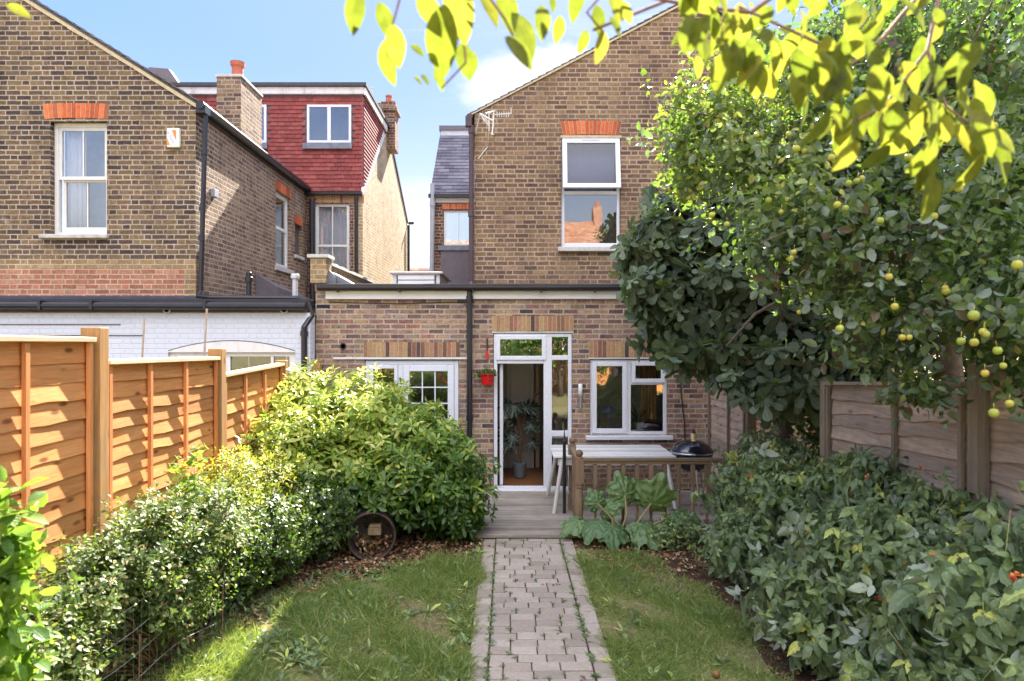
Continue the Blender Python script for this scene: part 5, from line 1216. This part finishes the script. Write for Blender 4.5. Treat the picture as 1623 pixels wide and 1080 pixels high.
# low wire fence round the bed
wf = thing('wire_fence', 'low sagging wire fence with thin posts around the left flower bed', 'fence', (-2.05, 4.2, 0))
def wy(y): return -2.3 + .06 * math.sin(y * 1.3) + (.28 * (y - 4.9) if y > 4.9 else 0)
for z in (.72, .56, .40, .24):
    pts = [(wy(y), y, z - .03 * math.sin((y - 2.6) * 3.0) ** 2) for y in np.arange(2.6, 5.3, .15)]
    MB().tube(pts, .0026, 5).build('wire', M_wire, wf)
mb = MB()
for y in np.arange(2.65, 5.2, .085): mb.tube([(wy(y), y, .02), (wy(y), y, .70)], .0008, 3)
mb.build('mesh', M_wire, wf)
for y in (3.35, 4.3, 5.2): MB().tube([(wy(y) + .01, y, 0), (wy(y) + .02, y, .50)], .005, 7).build('post', M_twig, wf)

# ================================================================== plants, right side
def limb(mb, pts, r0, r1, n=8):
    k = len(pts); mb.tube(pts, [r0 + (r1 - r0) * i / (k - 1) for i in range(k)], n)
# fig tree
fig = thing('fig_tree', 'fig tree with big lobed grey green leaves overhanging the kitchen window', 'tree', (3.4, 8.2, 0))
mb = MB(); rs = random.Random(5)
limb(mb, [(3.4, 8.2, 0), (3.3, 8.1, 1.2), (3.1, 8.0, 2.2), (2.7, 7.8, 3.2)], .11, .05)
FB = [(1.62, 7.6, 3.45, .36, .4, .36), (1.6, 7.4, 2.95, .34, .4, .36), (2.35, 7.9, 3.7, .85, .9, .75), (1.9, 7.7, 3.35, .55, .6, .55), (2.0, 7.5, 2.55, .62, .6, .62), (2.6, 7.6, 2.6, .7, .8, .75), (3.1, 7.4, 3.2, .7, .9, .9), (2.75, 7.2, 1.95, .55, .6, .42), (3.2, 7.0, 2.2, .5, .7, .6), (2.9, 8.2, 4.6, .9, .8, .8), (3.4, 8.0, 5.3, .8, .8, .7)]
P, O = shoots(FB, 900, .45, .34, 1.2, .4, lambda P: (P[:, 1] < 10.0))
for pts in (((2.9, 7.2, 2.3), (2.65, 6.6, 2.75), (2.3, 6.2, 3.3)), ((2.65, 6.6, 2.75), (2.35, 6.5, 2.6), (2.05, 6.4, 2.3)), ((3.1, 8.0, 2.2), (2.9, 7.2, 2.3), (2.95, 6.4, 3.0)), ((3.2, 8, 1.4), (2.9, 7.3, 1.9), (2.4, 7.0, 2.2))): limb(mb, [Vector(q) for q in pts], .022, .010, 6)
for i in RG.choice(len(P), 60, replace=False):
    p = Vector(P[i]); s = Vector((3.1, 8.0, 2.2)) if p.z < 3.3 else Vector((2.9, 7.9, 3.0))
    m_ = s.lerp(p, .5) + Vector((rs.uniform(-.15, .15), rs.uniform(-.15, .15), rs.uniform(-.05, .2))); limb(mb, [s, m_, p], .022, .006, 6)
mb.build('trunk', M_bark, fig, smooth=True)
fm = FM(); A = unit(O * .9 + RG.normal(size=O.shape) * .35 + [0, -.15, .35])
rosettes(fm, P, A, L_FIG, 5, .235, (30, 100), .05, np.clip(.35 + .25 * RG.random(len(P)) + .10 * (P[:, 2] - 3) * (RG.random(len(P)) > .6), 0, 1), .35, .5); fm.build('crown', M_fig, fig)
# apple tree
ap = thing('apple_tree', 'apple tree hung with yellow green apples over the right fence', 'tree', (3.3, 4.9, 0))
mb = MB(); limb(mb, [(3.3, 4.9, 0), (3.25, 4.9, 1.4), (3.1, 4.8, 2.4), (2.9, 4.8, 3.4), (2.8, 5.0, 4.6)], .10, .03)
AB = [(1.95, 4.5, 3.05, .42, .55, .42), (2.35, 4.3, 2.55, .42, .5, .40), (2.3, 4.7, 3.5, .6, .6, .55), (2.7, 4.3, 3.2, .6, .7, .6), (2.95, 3.9, 2.75, .5, .6, .42), (2.5, 5.2, 4.1, .65, .7, .55), (3.1, 4.8, 4.2, .7, .8, .7), (2.75, 3.6, 2.5, .35, .4, .25), (2.5, 4.15, 2.08, .20, .25, .16), (2.95, 3.7, 2.2, .25, .3, .25), (1.85, 5.2, 3.75, .45, .5, .45), (1.65, 5.6, 4.2, .5, .5, .45), (1.5, 5.6, 3.7, .28, .4, .28), (2.9, 5.6, 4.8, .7, .7, .5)]
P, O = shoots(AB, 3900, .35, .50, 1.8, 1.1, lambda P: P[:, 0] < 3.9)
for i in RG.choice(len(P), 90, replace=False):
    p = Vector(P[i]); s = Vector((3.1, 4.8, 2.4)) if p.z < 3.2 else Vector((2.9, 4.8, 3.4))
    m_ = s.lerp(p, .55) + Vector((rs.uniform(-.15, .15), rs.uniform(-.15, .15), rs.uniform(-.0, .2))); limb(mb, [s, m_, p], .016, .004, 5)
for (pa, pb, pc) in (((2.9, 4.8, 3.4), (2.3, 4.5, 3.25), (1.55, 4.2, 2.95)), ((3.1, 4.8, 2.9), (2.6, 5, 3.4), (1.7, 5.2, 3.35)), ((2.6, 4.6, 3.3), (2.1, 4.6, 3.15), (1.75, 4.5, 2.75))): limb(mb, [pa, pb, pc], .016, .004, 6)
mb.build('trunk', M_bark, ap, smooth=True)
fm = FM(); A = unit(O * .7 + RG.normal(size=O.shape) * .6 + [0, 0, .3])
rosettes(fm, P, A, L_APPLE, 6, .078, (30, 100), .030, np.clip(.2 + .5 * RG.random(len(P)) + .12 * (O[:, 2]) + .3 * (P[:, 0] < 2.1) * (P[:, 2] > 3.3), 0, 1), .25, .4); fm.build('crown', M_apple_l, ap)  # upper left leaves toned lighter, a sunlit look put in the colour
APX = [(1250, 213), (1262, 236), (1275, 240), (1199, 215), (1188, 222), (1218, 318), (1238, 336), (1152, 356), (1128, 341), (1268, 352), (1276, 349), (1292, 350), (1358, 287), (1366, 283), (1327, 325), (1340, 330), (1480, 343), (1275, 384), (1285, 383), (1253, 410), (1258, 400), (1409, 439), (1418, 486), (1430, 535), (1441, 535), (1331, 521), (1276, 493), (1267, 495), (1498, 457), (1499, 462), (1523, 541), (1544, 543), (1558, 526), (1563, 530), (1581, 556), (1561, 592), (1590, 580), (1543, 500), (1612, 420), (1520, 300), (1440, 250), (1330, 190), (1575, 200), (1600, 640), (1575, 655), (1472, 330), (1500, 200), (1395, 350), (1345, 290), (1318, 250)]
for i, (px, py) in enumerate(APX):
    d = (4.15 if px < 1300 else 3.55) + random.uniform(-.15, .3) - (.5 if px > 1500 else 0)
    d = max(2.9, d); x, y_, z = PX(px, py, d); r_ = random.uniform(.017, .023)*(1 if i % 3 else .85)
    o = MB().lathe([(r_ * a, r_ * b) for a, b in ((.05, -.80), (.35, -.92), (.75, -.68), (.98, -.15), (.95, .35), (.65, .78), (.3, .86), (.05, .70))], (x, y_, z), (random.uniform(-.2, .2), random.uniform(-.2, .2), 1), 14, closed=False).tube([(x, y_, z + r_ * .6), (x + random.uniform(-.01, .01), y_, z + .045)], .0015, 4).build('apple', M_appleskin, ap, smooth=True)
WF = [(1.72, 7.35, 'ochre windfall apple on the lawn edge in front of the strawberry tangle'), (1.45, 4.75, 'red brown windfall apple on the lawn nearest the camera, right of the path'), (1.62, 6.1, 'brown windfall apple lying on the far right of the lawn'), (1.85, 4.6, 'dull orange windfall apple under the edge of the raspberry bushes')]
for x, y_, lab in WF:
    r_ = .026; o = MB().lathe([(r_ * a, r_ * b) for a, b in ((.05, -.80), (.35, -.92), (.75, -.68), (.98, -.15), (.95, .35), (.65, .78), (.3, .86), (.05, .70))], (x, y_, .03), (random.uniform(-1, 1), random.uniform(-1, 1), .6), 14, closed=False).build('windfall_apple', attr_mat('bruised_apple', [(0, (.26, .17, .05)), (1, (.24, .09, .04))], .6, 50, stain=.6, stainc=(.12, .06, .03)), smooth=True)
    put(o, lab, 'apple', 'windfall apples')
# tall trees behind the right fence
def tree(name, label, base, blobs, n, size, mat, seed, tmpl=L_APPLE, k=6, zmin=.8):
    t = thing(name, label, 'tree', base); rs = random.Random(seed); mb = MB(); b = Vector(base)
    top = max(q[2] for q in blobs); limb(mb, [b, b + Vector((.05, .05, top * .35)), b + Vector((-.05, .1, top * .7)), b + Vector((0, 0, top))], .14, .03)
    P, O = shoots(blobs, n, .3, .22, zmin, seed * .37)
    for i in RG.choice(len(P), 40, replace=False): p = Vector(P[i]); s = b + Vector((0, 0, min(p.z * .75, top * .8))); limb(mb, [s, s.lerp(p, .5) + Vector((0, 0, .12)), p], .025, .006, 5)
    mb.build('trunk', M_bark, t, smooth=True); fm = FM()
    rosettes(fm, P, unit(O * .7 + RG.normal(size=O.shape) * .6 + [0, 0, .3]), tmpl, k, size, (30, 100), .03, np.clip(.15 + .45 * RG.random(len(P)), 0, 1), .2, .4); fm.build('crown', mat, t)
tree('plum_tree', 'dense dark tree beyond the right fence, filling the upper right corner', (4.6, 6.6, 0), [(3.9, 6.4, 4.4, .8, .9, .9), (4.7, 6.2, 3.2, .9, 1, 1.1), (4.3, 6.8, 5.4, 1.0, .9, .8), (5.3, 6.5, 4.8, 1, 1, 1.2), (3.9, 6.3, 2.6, .5, .9, .8), (4.2, 5.2, 3.6, .6, .8, .8), (4.1, 5.0, 2.4, .5, .8, .7)], 4200, .09, M_dark, 4)
tree('climbing_hedge', 'tangled dark hedge behind the fig tree and above the fence gap', (4.3, 8.6, 0), [(3.9, 8.6, 2.2, .7, 1.0, 1.4), (4.0, 8.6, 4.2, .8, .9, 1.0), (3.6, 9.0, 5.2, .7, .6, .6), (4.8, 8.3, 5.4, .9, .9, .8), (3.75, 7.4, 1.5, .45, .8, 1.2)], 2600, .10, M_dark, 6, zmin=.1)
# raspberry bushes
def rasp(label, base, blobs, n, size, seed, nberry):
    t = thing('raspberry_bush', label, 'bush', base, 'raspberry bushes along the right fence'); P, O = shoots(blobs, n, .45, .38, .05, seed)
    A = unit(O * .8 + RG.normal(size=O.shape) * .4 + [0, 0, .5]); fm = FM()
    rosettes(fm, P, A, L_COMP, 4, size * 1.6, (40, 95), .045, np.clip(.25 + .4 * RG.random(len(P)) + .4 * (RG.random(len(P)) > .86), 0, 1), .75, .8); fm.build('foliage', M_rasp, t)
    rs = random.Random(int(seed * 10)); idx = RG.choice(len(P), 90, replace=False)
    stems('stem', base, [tuple(P[i] + O[i] * .05) for i in idx], .008, plain('raspberry_cane', (.30, .30, .10), .7), t, wig=.07, bend=.45, seed=2)
    out = [i for i in range(len(P)) if O[i][1] < -.2 and O[i][2] > -.1]
    for i in RG.choice(out, nberry, replace=False):
        mb = MB(); c = Vector(P[i]) + Vector(O[i]) * .13
        for k in range(rs.randint(5, 8)):
            q = c + Vector((rs.uniform(-.022, .022), rs.uniform(-.022, .022), rs.uniform(-.022, .022))); mb.tube([c, q], .002, 3); mb.ball(q, rs.uniform(.006, .010), 8)
        mb.build('berry_cluster', M_berry, t, smooth=True)
rasp('raspberry bush nearest the camera in the bottom right corner, large drooping leaves', (2.5, 3.3, 0), [(2.45, 3.45, .90, .45, .6, .40), (2.90, 3.4, 1.22, .36, .6, .40), (2.15, 3.6, .5, .32, .5, .32), (2.80, 2.7, .7, .5, .4, .5)], 560, .10, 1.0, 8)
rasp('middle raspberry bush in front of the long weathered fence panel', (2.5, 4.9, 0), [(2.45, 4.7, .88, .46, .6, .42), (2.82, 5.2, 1.15, .36, .6, .38), (2.88, 4.4, 1.15, .32, .5, .38), (2.15, 4.9, .48, .34, .6, .38), (2.70, 4.2, .9, .4, .5, .42)], 860, .09, 2.0, 9)
rasp('far raspberry bush by the fence gap below the fig tree, next to the deck', (2.5, 6.8, 0), [(2.60, 6.6, .90, .42, .65, .42), (2.55, 7.2, .70, .42, .6, .48), (2.85, 7.4, .95, .42, .6, .45), (2.25, 6.4, .45, .36, .6, .36), (2.85, 5.9, .95, .35, .5, .42)], 1350, .085, 3.0, 9)
# rhubarb
def rhubarb():
    t = thing('rhubarb_plant', 'rhubarb with huge crinkled leaves growing in front of the deck railing', 'plant', (1.4, 7.95, 0))
    nu, nv = 44, 12; vs = []; fs = []
    for i in range(nu + 1):
        for j in range(nv + 1):
            th = (i / nu - .5) * 2 * math.radians(158); rr = j / nv
            L = .5 * (1.0 + .25 * math.cos(th)) * (1 + .13 * math.cos(th * 6) + .06 * math.sin(th * 17) + random.uniform(-.03, .03) * rr)
            x, y = math.sin(th) * rr * L * .85, math.cos(th) * rr * L + .0
            z = -.20 * rr * rr + .10 * rr * (1 - abs(math.cos(th * 3))) ** .8 * (1.2 - rr * .5) + .05 * rr * rr * math.sin(th * 13) + .028 * math.sin(rr * 17 + th * 3) * rr + random.uniform(-.008, .008)
            vs.append((x, y, z))
    for i in range(nu):
        for j in range(nv): a = i * (nv + 1) + j; fs.append((a, a + nv + 1, a + nv + 2, a + 1))
    T = (np.array(vs), fs)
    vm = MB()
    spec = [((1.02, 7.85, .30), (-.5, -.6, -.35), (-.3, -.4, 1), .50), ((.82, 8.0, .28), (-.5, -.3, -.2), (-.3, -.6, 1), .46), ((1.20, 7.75, .26), (-.1, -.8, -.45), (0, -.6, 1), .48), ((1.55, 7.8, .28), (.4, -.7, -.35), (.2, -.6, 1), .60), ((1.68, 8.0, .52), (.1, -.2, .35), (0, -1, .35), .66), ((1.38, 8.05, .62), (-.2, .1, .9), (.2, -1, .1), .50), ((2.0, 8.0, .40), (.7, -.4, -.1), (.2, -.5, 1), .5), ((1.05, 8.0, .52), (-.3, .1, .6), (.1, -1, .3), .34), ((1.15, 8.05, .45), (.5, -.2, .2), (-.1, -.8, .6), .4), ((1.85, 7.85, .30), (.5, -.6, -.2), (0, -.6, 1), .42)]
    for q, D, N, s in spec:
        fm = FM(); fm.inst(T, [(q[0], q[1], q[2] * .85)], np.array([D], float), np.array([N], float), s * .82, np.array([random.random()])); lo = fm.build('leaf', M_rhub, t)
        so = lo.modifiers.new('sub', 'SUBSURF'); so.levels = so.render_levels = 1
        MB().tube([(1.4 + random.uniform(-.15, .15), 7.98, .0), ((1.4 + q[0]) / 2, 7.97, q[2] * .5), (q[0], q[1], q[2] * .85)], [.016, .012, .009], 7).build('stalk', plain('rhubarb_stalk', (.30, .26, .10), .5), lo)
rhubarb()
bush('strawberry_plant', 'small leafy tangle at the lawn edge right of the rhubarb', 'plant', (2.0, 7.65, 0), [(1.95, 7.7, .15, .40, .3, .28), (1.5, 7.8, .08, .4, .2, .16)], 330, L_OVAL, 5, .06, M_rasp, 6.0, (40, 90), .015, .1, None, .6, .1, None, 20, .004)

# overhanging branch near the camera
ob = thing('overhanging_branch', 'sunlit yellow green leafy branch hanging into the top of the picture', 'branch', (1.1, 1.55, 3.2))
def near_branch():
    fm = FM(); mb = MB(); rs = random.Random(21)
    NB = [(570, 15, 75, -15), (600, 30, 60, 20), (622, 70, 70, 10), (662, 25, 75, 35), (612, 95, 75, 0), (722, 10, 110, 5), (705, 60, 120, -8), (733, 95, 65, 5), (760, 20, 60, 40), (790, 15, 80, 25), (812, 60, 90, 30), (800, 90, 70, 50), (858, 35, 60, 5), (888, 45, 45, -5), (925, 5, 60, -25), (945, 30, 50, 10), (960, 5, 70, 35), (955, 72, 55, 0), (930, 65, 40, -15), (985, 20, 40, 30), (650, 85, 30, 60), (680, 95, 28, 30), (690, 118, 26, 10), (748, 100, 45, 0), (655, 130, 20, 60), (700, 130, 30, -5), (668, 128, 22, 40), (872, 5, 30, 20), (965, 45, 40, 50)]
    for px, py, L, a in NB:
        d = 1.35 + rs.uniform(-.1, .15); q = np.array([PX(px, py - L * .45, d)]); ang = R(a)
        D = np.array([[math.sin(ang), rs.uniform(-.3, .3), -math.cos(ang)]]); N = np.array([[rs.uniform(-.5, .5), -1, rs.uniform(.2, .6)]])
        fm.inst(L_BIG, q, D, N, L * .92 * d / 1082, np.array([rs.random()]))
    for i in range(165):   # right-hand mass
        px = rs.uniform(1090, 1560); f = (px - 1090) / 470
        lo = 90 + 190 * min(1, max(0, (px - 1150) / 300)) if px < 1480 else 250
        py = rs.uniform(-40, lo) if rs.random() < .55 else rs.gauss(lo - 70, 50)
        if 1150 < px < 1290 and py < 60 and rs.random() < .5: continue
        if py > lo + 15: continue
        L = rs.uniform(34, 76); d = 1.45 + rs.uniform(-.2, .35); q = np.array([PX(px, py, d)]); ang = R(rs.gauss(5, 35))
        D = np.array([[math.sin(ang), rs.uniform(-.4, .4), -math.cos(ang)]]); N = np.array([[rs.uniform(-1.3, 1.3), -1, rs.uniform(-.3, 1.1)]])
        fm.inst(L_BIG, q, D, N, L * d / 1082, np.array([rs.random()]))
    for px, py, a in ((1570, 225, 40), (1555, 215, 80), (1530, 180, 70), (1475, 275, 5), (1470, 230, 0), (10, 8, 70), (1500, 200, 60)):
        q = np.array([PX(px, py, 1.5)]); ang = R(a); fm.inst(L_BIG, q, np.array([[math.sin(ang), 0, -math.cos(ang)]]), np.array([[.2, -1, .3]]), 75 * 1.5 / 1082 if px > 20 else .05, np.array([rs.random()]))
    fm.build('foliage', M_over, ob)
    B = lambda *q: [PX(x, y, d) for x, y, d in q]
    for pts, r0 in ((B((1300, -60, 1.6), (1190, 20, 1.5), (1100, 10, 1.45), (980, -15, 1.4), (800, -30, 1.4), (600, -25, 1.35)), .006), (B((1500, -60, 1.7), (1400, 60, 1.6), (1340, 110, 1.55), (1300, 70, 1.5), (1170, 10, 1.5)), .006),
                    (B((1500, -60, 1.7), (1470, 80, 1.6), (1400, 170, 1.55), (1340, 200, 1.5)), .005), (B((1470, 80, 1.6), (1500, 170, 1.55), (1560, 215, 1.5)), .004), (B((720, -30, 1.4), (735, 50, 1.38), (738, 100, 1.36), (700, 140, 1.35)), .003),
                    (B((960, -15, 1.4), (930, 20, 1.4), (955, 50, 1.4)), .003), (B((1060, 0, 1.45), (985, 30, 1.42), (940, 48, 1.4)), .004), (B((640, -25, 1.36), (625, 30, 1.36), (612, 70, 1.36)), .003), (B((760, -25, 1.4), (800, 30, 1.4), (815, 60, 1.38)), .003)):
        mb.tube(pts, [r0 * (1 - .12 * i) for i in range(len(pts))], 6)
    mb.build('twig', M_twig, ob, smooth=True)
near_branch()

# trees behind the camera (mirrored in the panes)
tree('garden_tree', 'leafy tree at the far end of the garden behind the camera, left', (-3.5, -7, 0), [(-3.5, -7, 3.6, 2.0, 1.5, 1.8), (-2.2, -6.5, 2.2, 1.3, 1.2, 1.5), (-4.6, -6.5, 2.5, 1.2, 1, 1.3)], 2000, .16, M_choisya, 8, zmin=.3)
tree('garden_tree', 'leafy tree at the far end of the garden behind the camera, right', (2.2, -8, 0), [(2.2, -8, 3.8, 2.2, 1.5, 1.9), (.8, -7.5, 2.0, 1.3, 1.2, 1.4), (3.6, -7.5, 2.2, 1.3, 1.1, 1.4), (-.4, -9, 1.4, 1.4, .8, 1.3)], 2300, .16, M_choisya, 9, zmin=.3)
mb = MB()
for i in range(60): mb.box(-9 + i * .3, -9 + i * .3 + .29, -11, -10.97, 0, 1.9)
bf = mb.build('back_fence', M_fence); put(bf, 'orange board fence closing the garden behind the camera', 'fence')

# ================================================================== grass, weeds, litter
def pts_in(n, x0, x1, y0, y1, f):
    P = np.stack([RG.uniform(x0, x1, n), RG.uniform(y0, y1, n)], 1); return P[f(P)]
def left_edge(y): return np.interp(y, [3, 4.6, 5.6, 6.2, 6.8, 7.2, 7.6], [-2.35, -2.4, -2.45, -2.3, -1.7, -1.0, -.6])
def right_edge(y): return np.interp(y, [2.6, 4.6, 6.0, 7.4, 7.8], [1.8, 1.95, 2.0, 1.55, .8])
def thin(P, s=1.7):
    v = np.sin(P[:, 0] * 2.3 * s + 1) * np.cos(P[:, 1] * 1.9 * s) + .6 * np.sin(P[:, 0] * 5.3 * s + P[:, 1] * 3.7 * s) + .3 * np.sin(P[:, 1] * 11 + P[:, 0] * 7)
    return v
BL = (np.array([(-.5, 0, 0), (.5, 0, 0), (-.4, .5, .06), (.4, .5, .06), (0, 1.0, .32)], float), [(0, 1, 3, 2), (2, 3, 4)])
def grass(name, P, hmin, hmax, wd, lean=.5, tone=0.0):
    n = len(P); v = thin(P); keep = RG.random(n) < np.clip(.66 + .55 * v, .10, 1); P = P[keep]; v = v[keep]; n = len(P)
    dirs = unit(np.concatenate([RG.normal(size=(n, 2)) * lean + np.stack([np.sin(P[:, 1] * 3), np.cos(P[:, 0] * 4)], 1) * lean * .5, np.ones((n, 1)) * .8], 1))
    h = (hmin + (hmax - hmin) * RG.random(n) ** 1.6) * np.clip(1 + .3 * v, .5, 1.5)
    T, F = BL; D = dirs; N = unit(RG.normal(size=(n, 3)) * [1, 1, .1]); S = unit(np.cross(D, N)); N = np.cross(S, D)
    P3 = np.concatenate([P, np.zeros((n, 1))], 1)
    V = P3[:, None] + T[None, :, 0:1] * S[:, None] * wd + (T[None, :, 1:2] * D[:, None] + T[None, :, 2:3] * N[:, None]) * h[:, None, None]
    fm = FM(); k = 5; fm.V.append(V.reshape(-1, 3)); r = np.clip(.35 + tone + RG.normal(size=n) * .2 - .08 * v + (RG.random(n) > .93) * .45, 0, 1); fm.Rn.append(np.repeat(r, k))
    fl = np.concatenate([np.array(f) for f in F]); fm.L.append((fl[None] + (np.arange(n) * k)[:, None]).ravel()); fm.T.append(np.tile([4, 3], n)); fm.nv = n * k
    o = fm.build(name, M_grass, None, False); o['kind'] = 'stuff'; return o
PG = pts_in(90000, -2.6, PL + .03, 3.3, 7.6, lambda P: P[:, 0] > left_edge(P[:, 1]) + .05 * np.sin(P[:, 1] * 9))
put(grass('grass', PG, .03, .13, .0055, .85, .1), 'longer ragged grass on the lawn left of the path', 'grass')
PG = pts_in(80000, PR - .03, 2.1, 3.3, 7.85, lambda P: P[:, 0] < right_edge(P[:, 1]) + .06 * np.sin(P[:, 1] * 8))
put(grass('grass', PG, .02, .085, .0048, .7, .16), 'short grass on the lawn right of the path', 'grass')
def one(name, x0, x1, y0, y1, n, f, lab, tone):
    P = pts_in(n, x0, x1, y0, y1, f); put(grass(name, P, .08, .19, .0075, 1.5, tone), lab, 'grass')
one('grass', -2.6, PL + .02, 3.3, 7.3, 26000, lambda P: P[:, 0] > left_edge(P[:, 1]) + .1, 'long flattened pale blades lying over the left lawn', .16)
one('grass', PR - .02, 2.1, 3.3, 7.6, 9000, lambda P: P[:, 0] < right_edge(P[:, 1]) - .05, 'longer loose tufts in the right lawn', .1)
# weeds in the joints and on the lawn
J = [(x, y + random.random() * h) for x, y, h in JX if random.random() < .5] + [(PL + .148 + random.gauss(0, .008), random.uniform(3.5, 8)) for _ in range(70)] + [(PR - .148 + random.gauss(0, .008), random.uniform(3.5, 8)) for _ in range(50)]
J = np.array(J); Pw = np.concatenate([np.repeat(J, 3, 0) + RG.normal(size=(len(J) * 3, 2)) * .010, np.full((len(J) * 3, 1), .022)], 1)
fm = FM(); rosettes(fm, Pw, unit(RG.normal(size=Pw.shape) * .25 + [0, 0, 1]), L_LANCE, 6, .032, (25, 88), .002, np.clip(.4 + .3 * RG.random(len(Pw)), 0, 1), .0, .8); wo = fm.build('path_weeds', M_bright if False else M_rasp); put(wo, 'small weeds growing in the joints of the block path', 'weeds', None, 'stuff')
W = np.concatenate([pts_in(140, -2.4, PL, 3.5, 7.3, lambda P: P[:, 0] > left_edge(P[:, 1])), pts_in(60, PR, 2.0, 3.5, 7.5, lambda P: P[:, 0] < right_edge(P[:, 1])), pts_in(110, -2.5, -1.3, 4.8, 7.1, lambda P: P[:, 0] > left_edge(P[:, 1]) - .2), pts_in(40, -.45, PL - .02, 4, 7.6, lambda P: P[:, 0] > -9)])
Pw = np.concatenate([W, np.full((len(W), 1), .02)], 1); fm = FM(); rosettes(fm, Pw, unit(RG.normal(size=Pw.shape) * .2 + [0, 0, 1]), L_LANCE, 8, .085, (20, 82), .001, None, .0, .9); wo = fm.build('lawn_weeds', M_rasp); put(wo, 'dandelions and plantains scattered through the lawns', 'weeds', None, 'stuff')
# leaf litter
Lt = np.concatenate([pts_in(9000, -2.8, -.3, 5.2, 8.2, lambda P: (P[:, 0] < left_edge(P[:, 1]) + .35) ), pts_in(1600, .9, 3.0, 6.9, 8.1, lambda P: P[:, 1] > 6.9 + .0), pts_in(900, 1.7, 2.9, 2.8, 7, lambda P: P[:, 0] > right_edge(P[:, 1]) - .12), pts_in(160, -2.0, 2.0, 3.4, 7.9, lambda P: P[:, 0] > -9), pts_in(1800, -2.8, -1.8, 3.2, 5.5, lambda P: P[:, 0] < left_edge(P[:, 1]) + .1)])
n = len(Lt); Pl = np.concatenate([Lt, RG.uniform(.012, .035, (n, 1))], 1); D = unit(RG.normal(size=(n, 3)) * [1, 1, .3]); N = unit(RG.normal(size=(n, 3)) * .5 + [0, 0, 1]); fm = FM(); fm.inst(L_SMALL, Pl, D, N, RG.uniform(.025, .06, n), RG.random(n))
k = 260; a = RG.uniform(-1, 1, k); b = RG.random(k); cc = np.array(c0)[None] + np.stack([a * .2, .12 + b * .16, -.2 + .12 * RG.random(k) + .05 * np.abs(a)], 1); fm.inst(L_SMALL, cc, unit(RG.normal(size=(k, 3))), unit(RG.normal(size=(k, 3)) + [0, -.5, .8]), RG.uniform(.03, .06, k), RG.random(k))
lo = fm.build('leaf_litter', M_litter); put(lo, 'dry brown fallen leaves on the flower beds and lawn', 'leaf litter', None, 'stuff')
print('verts', sum(len(o.data.vertices) for o in bpy.data.objects if o.type == 'MESH'))
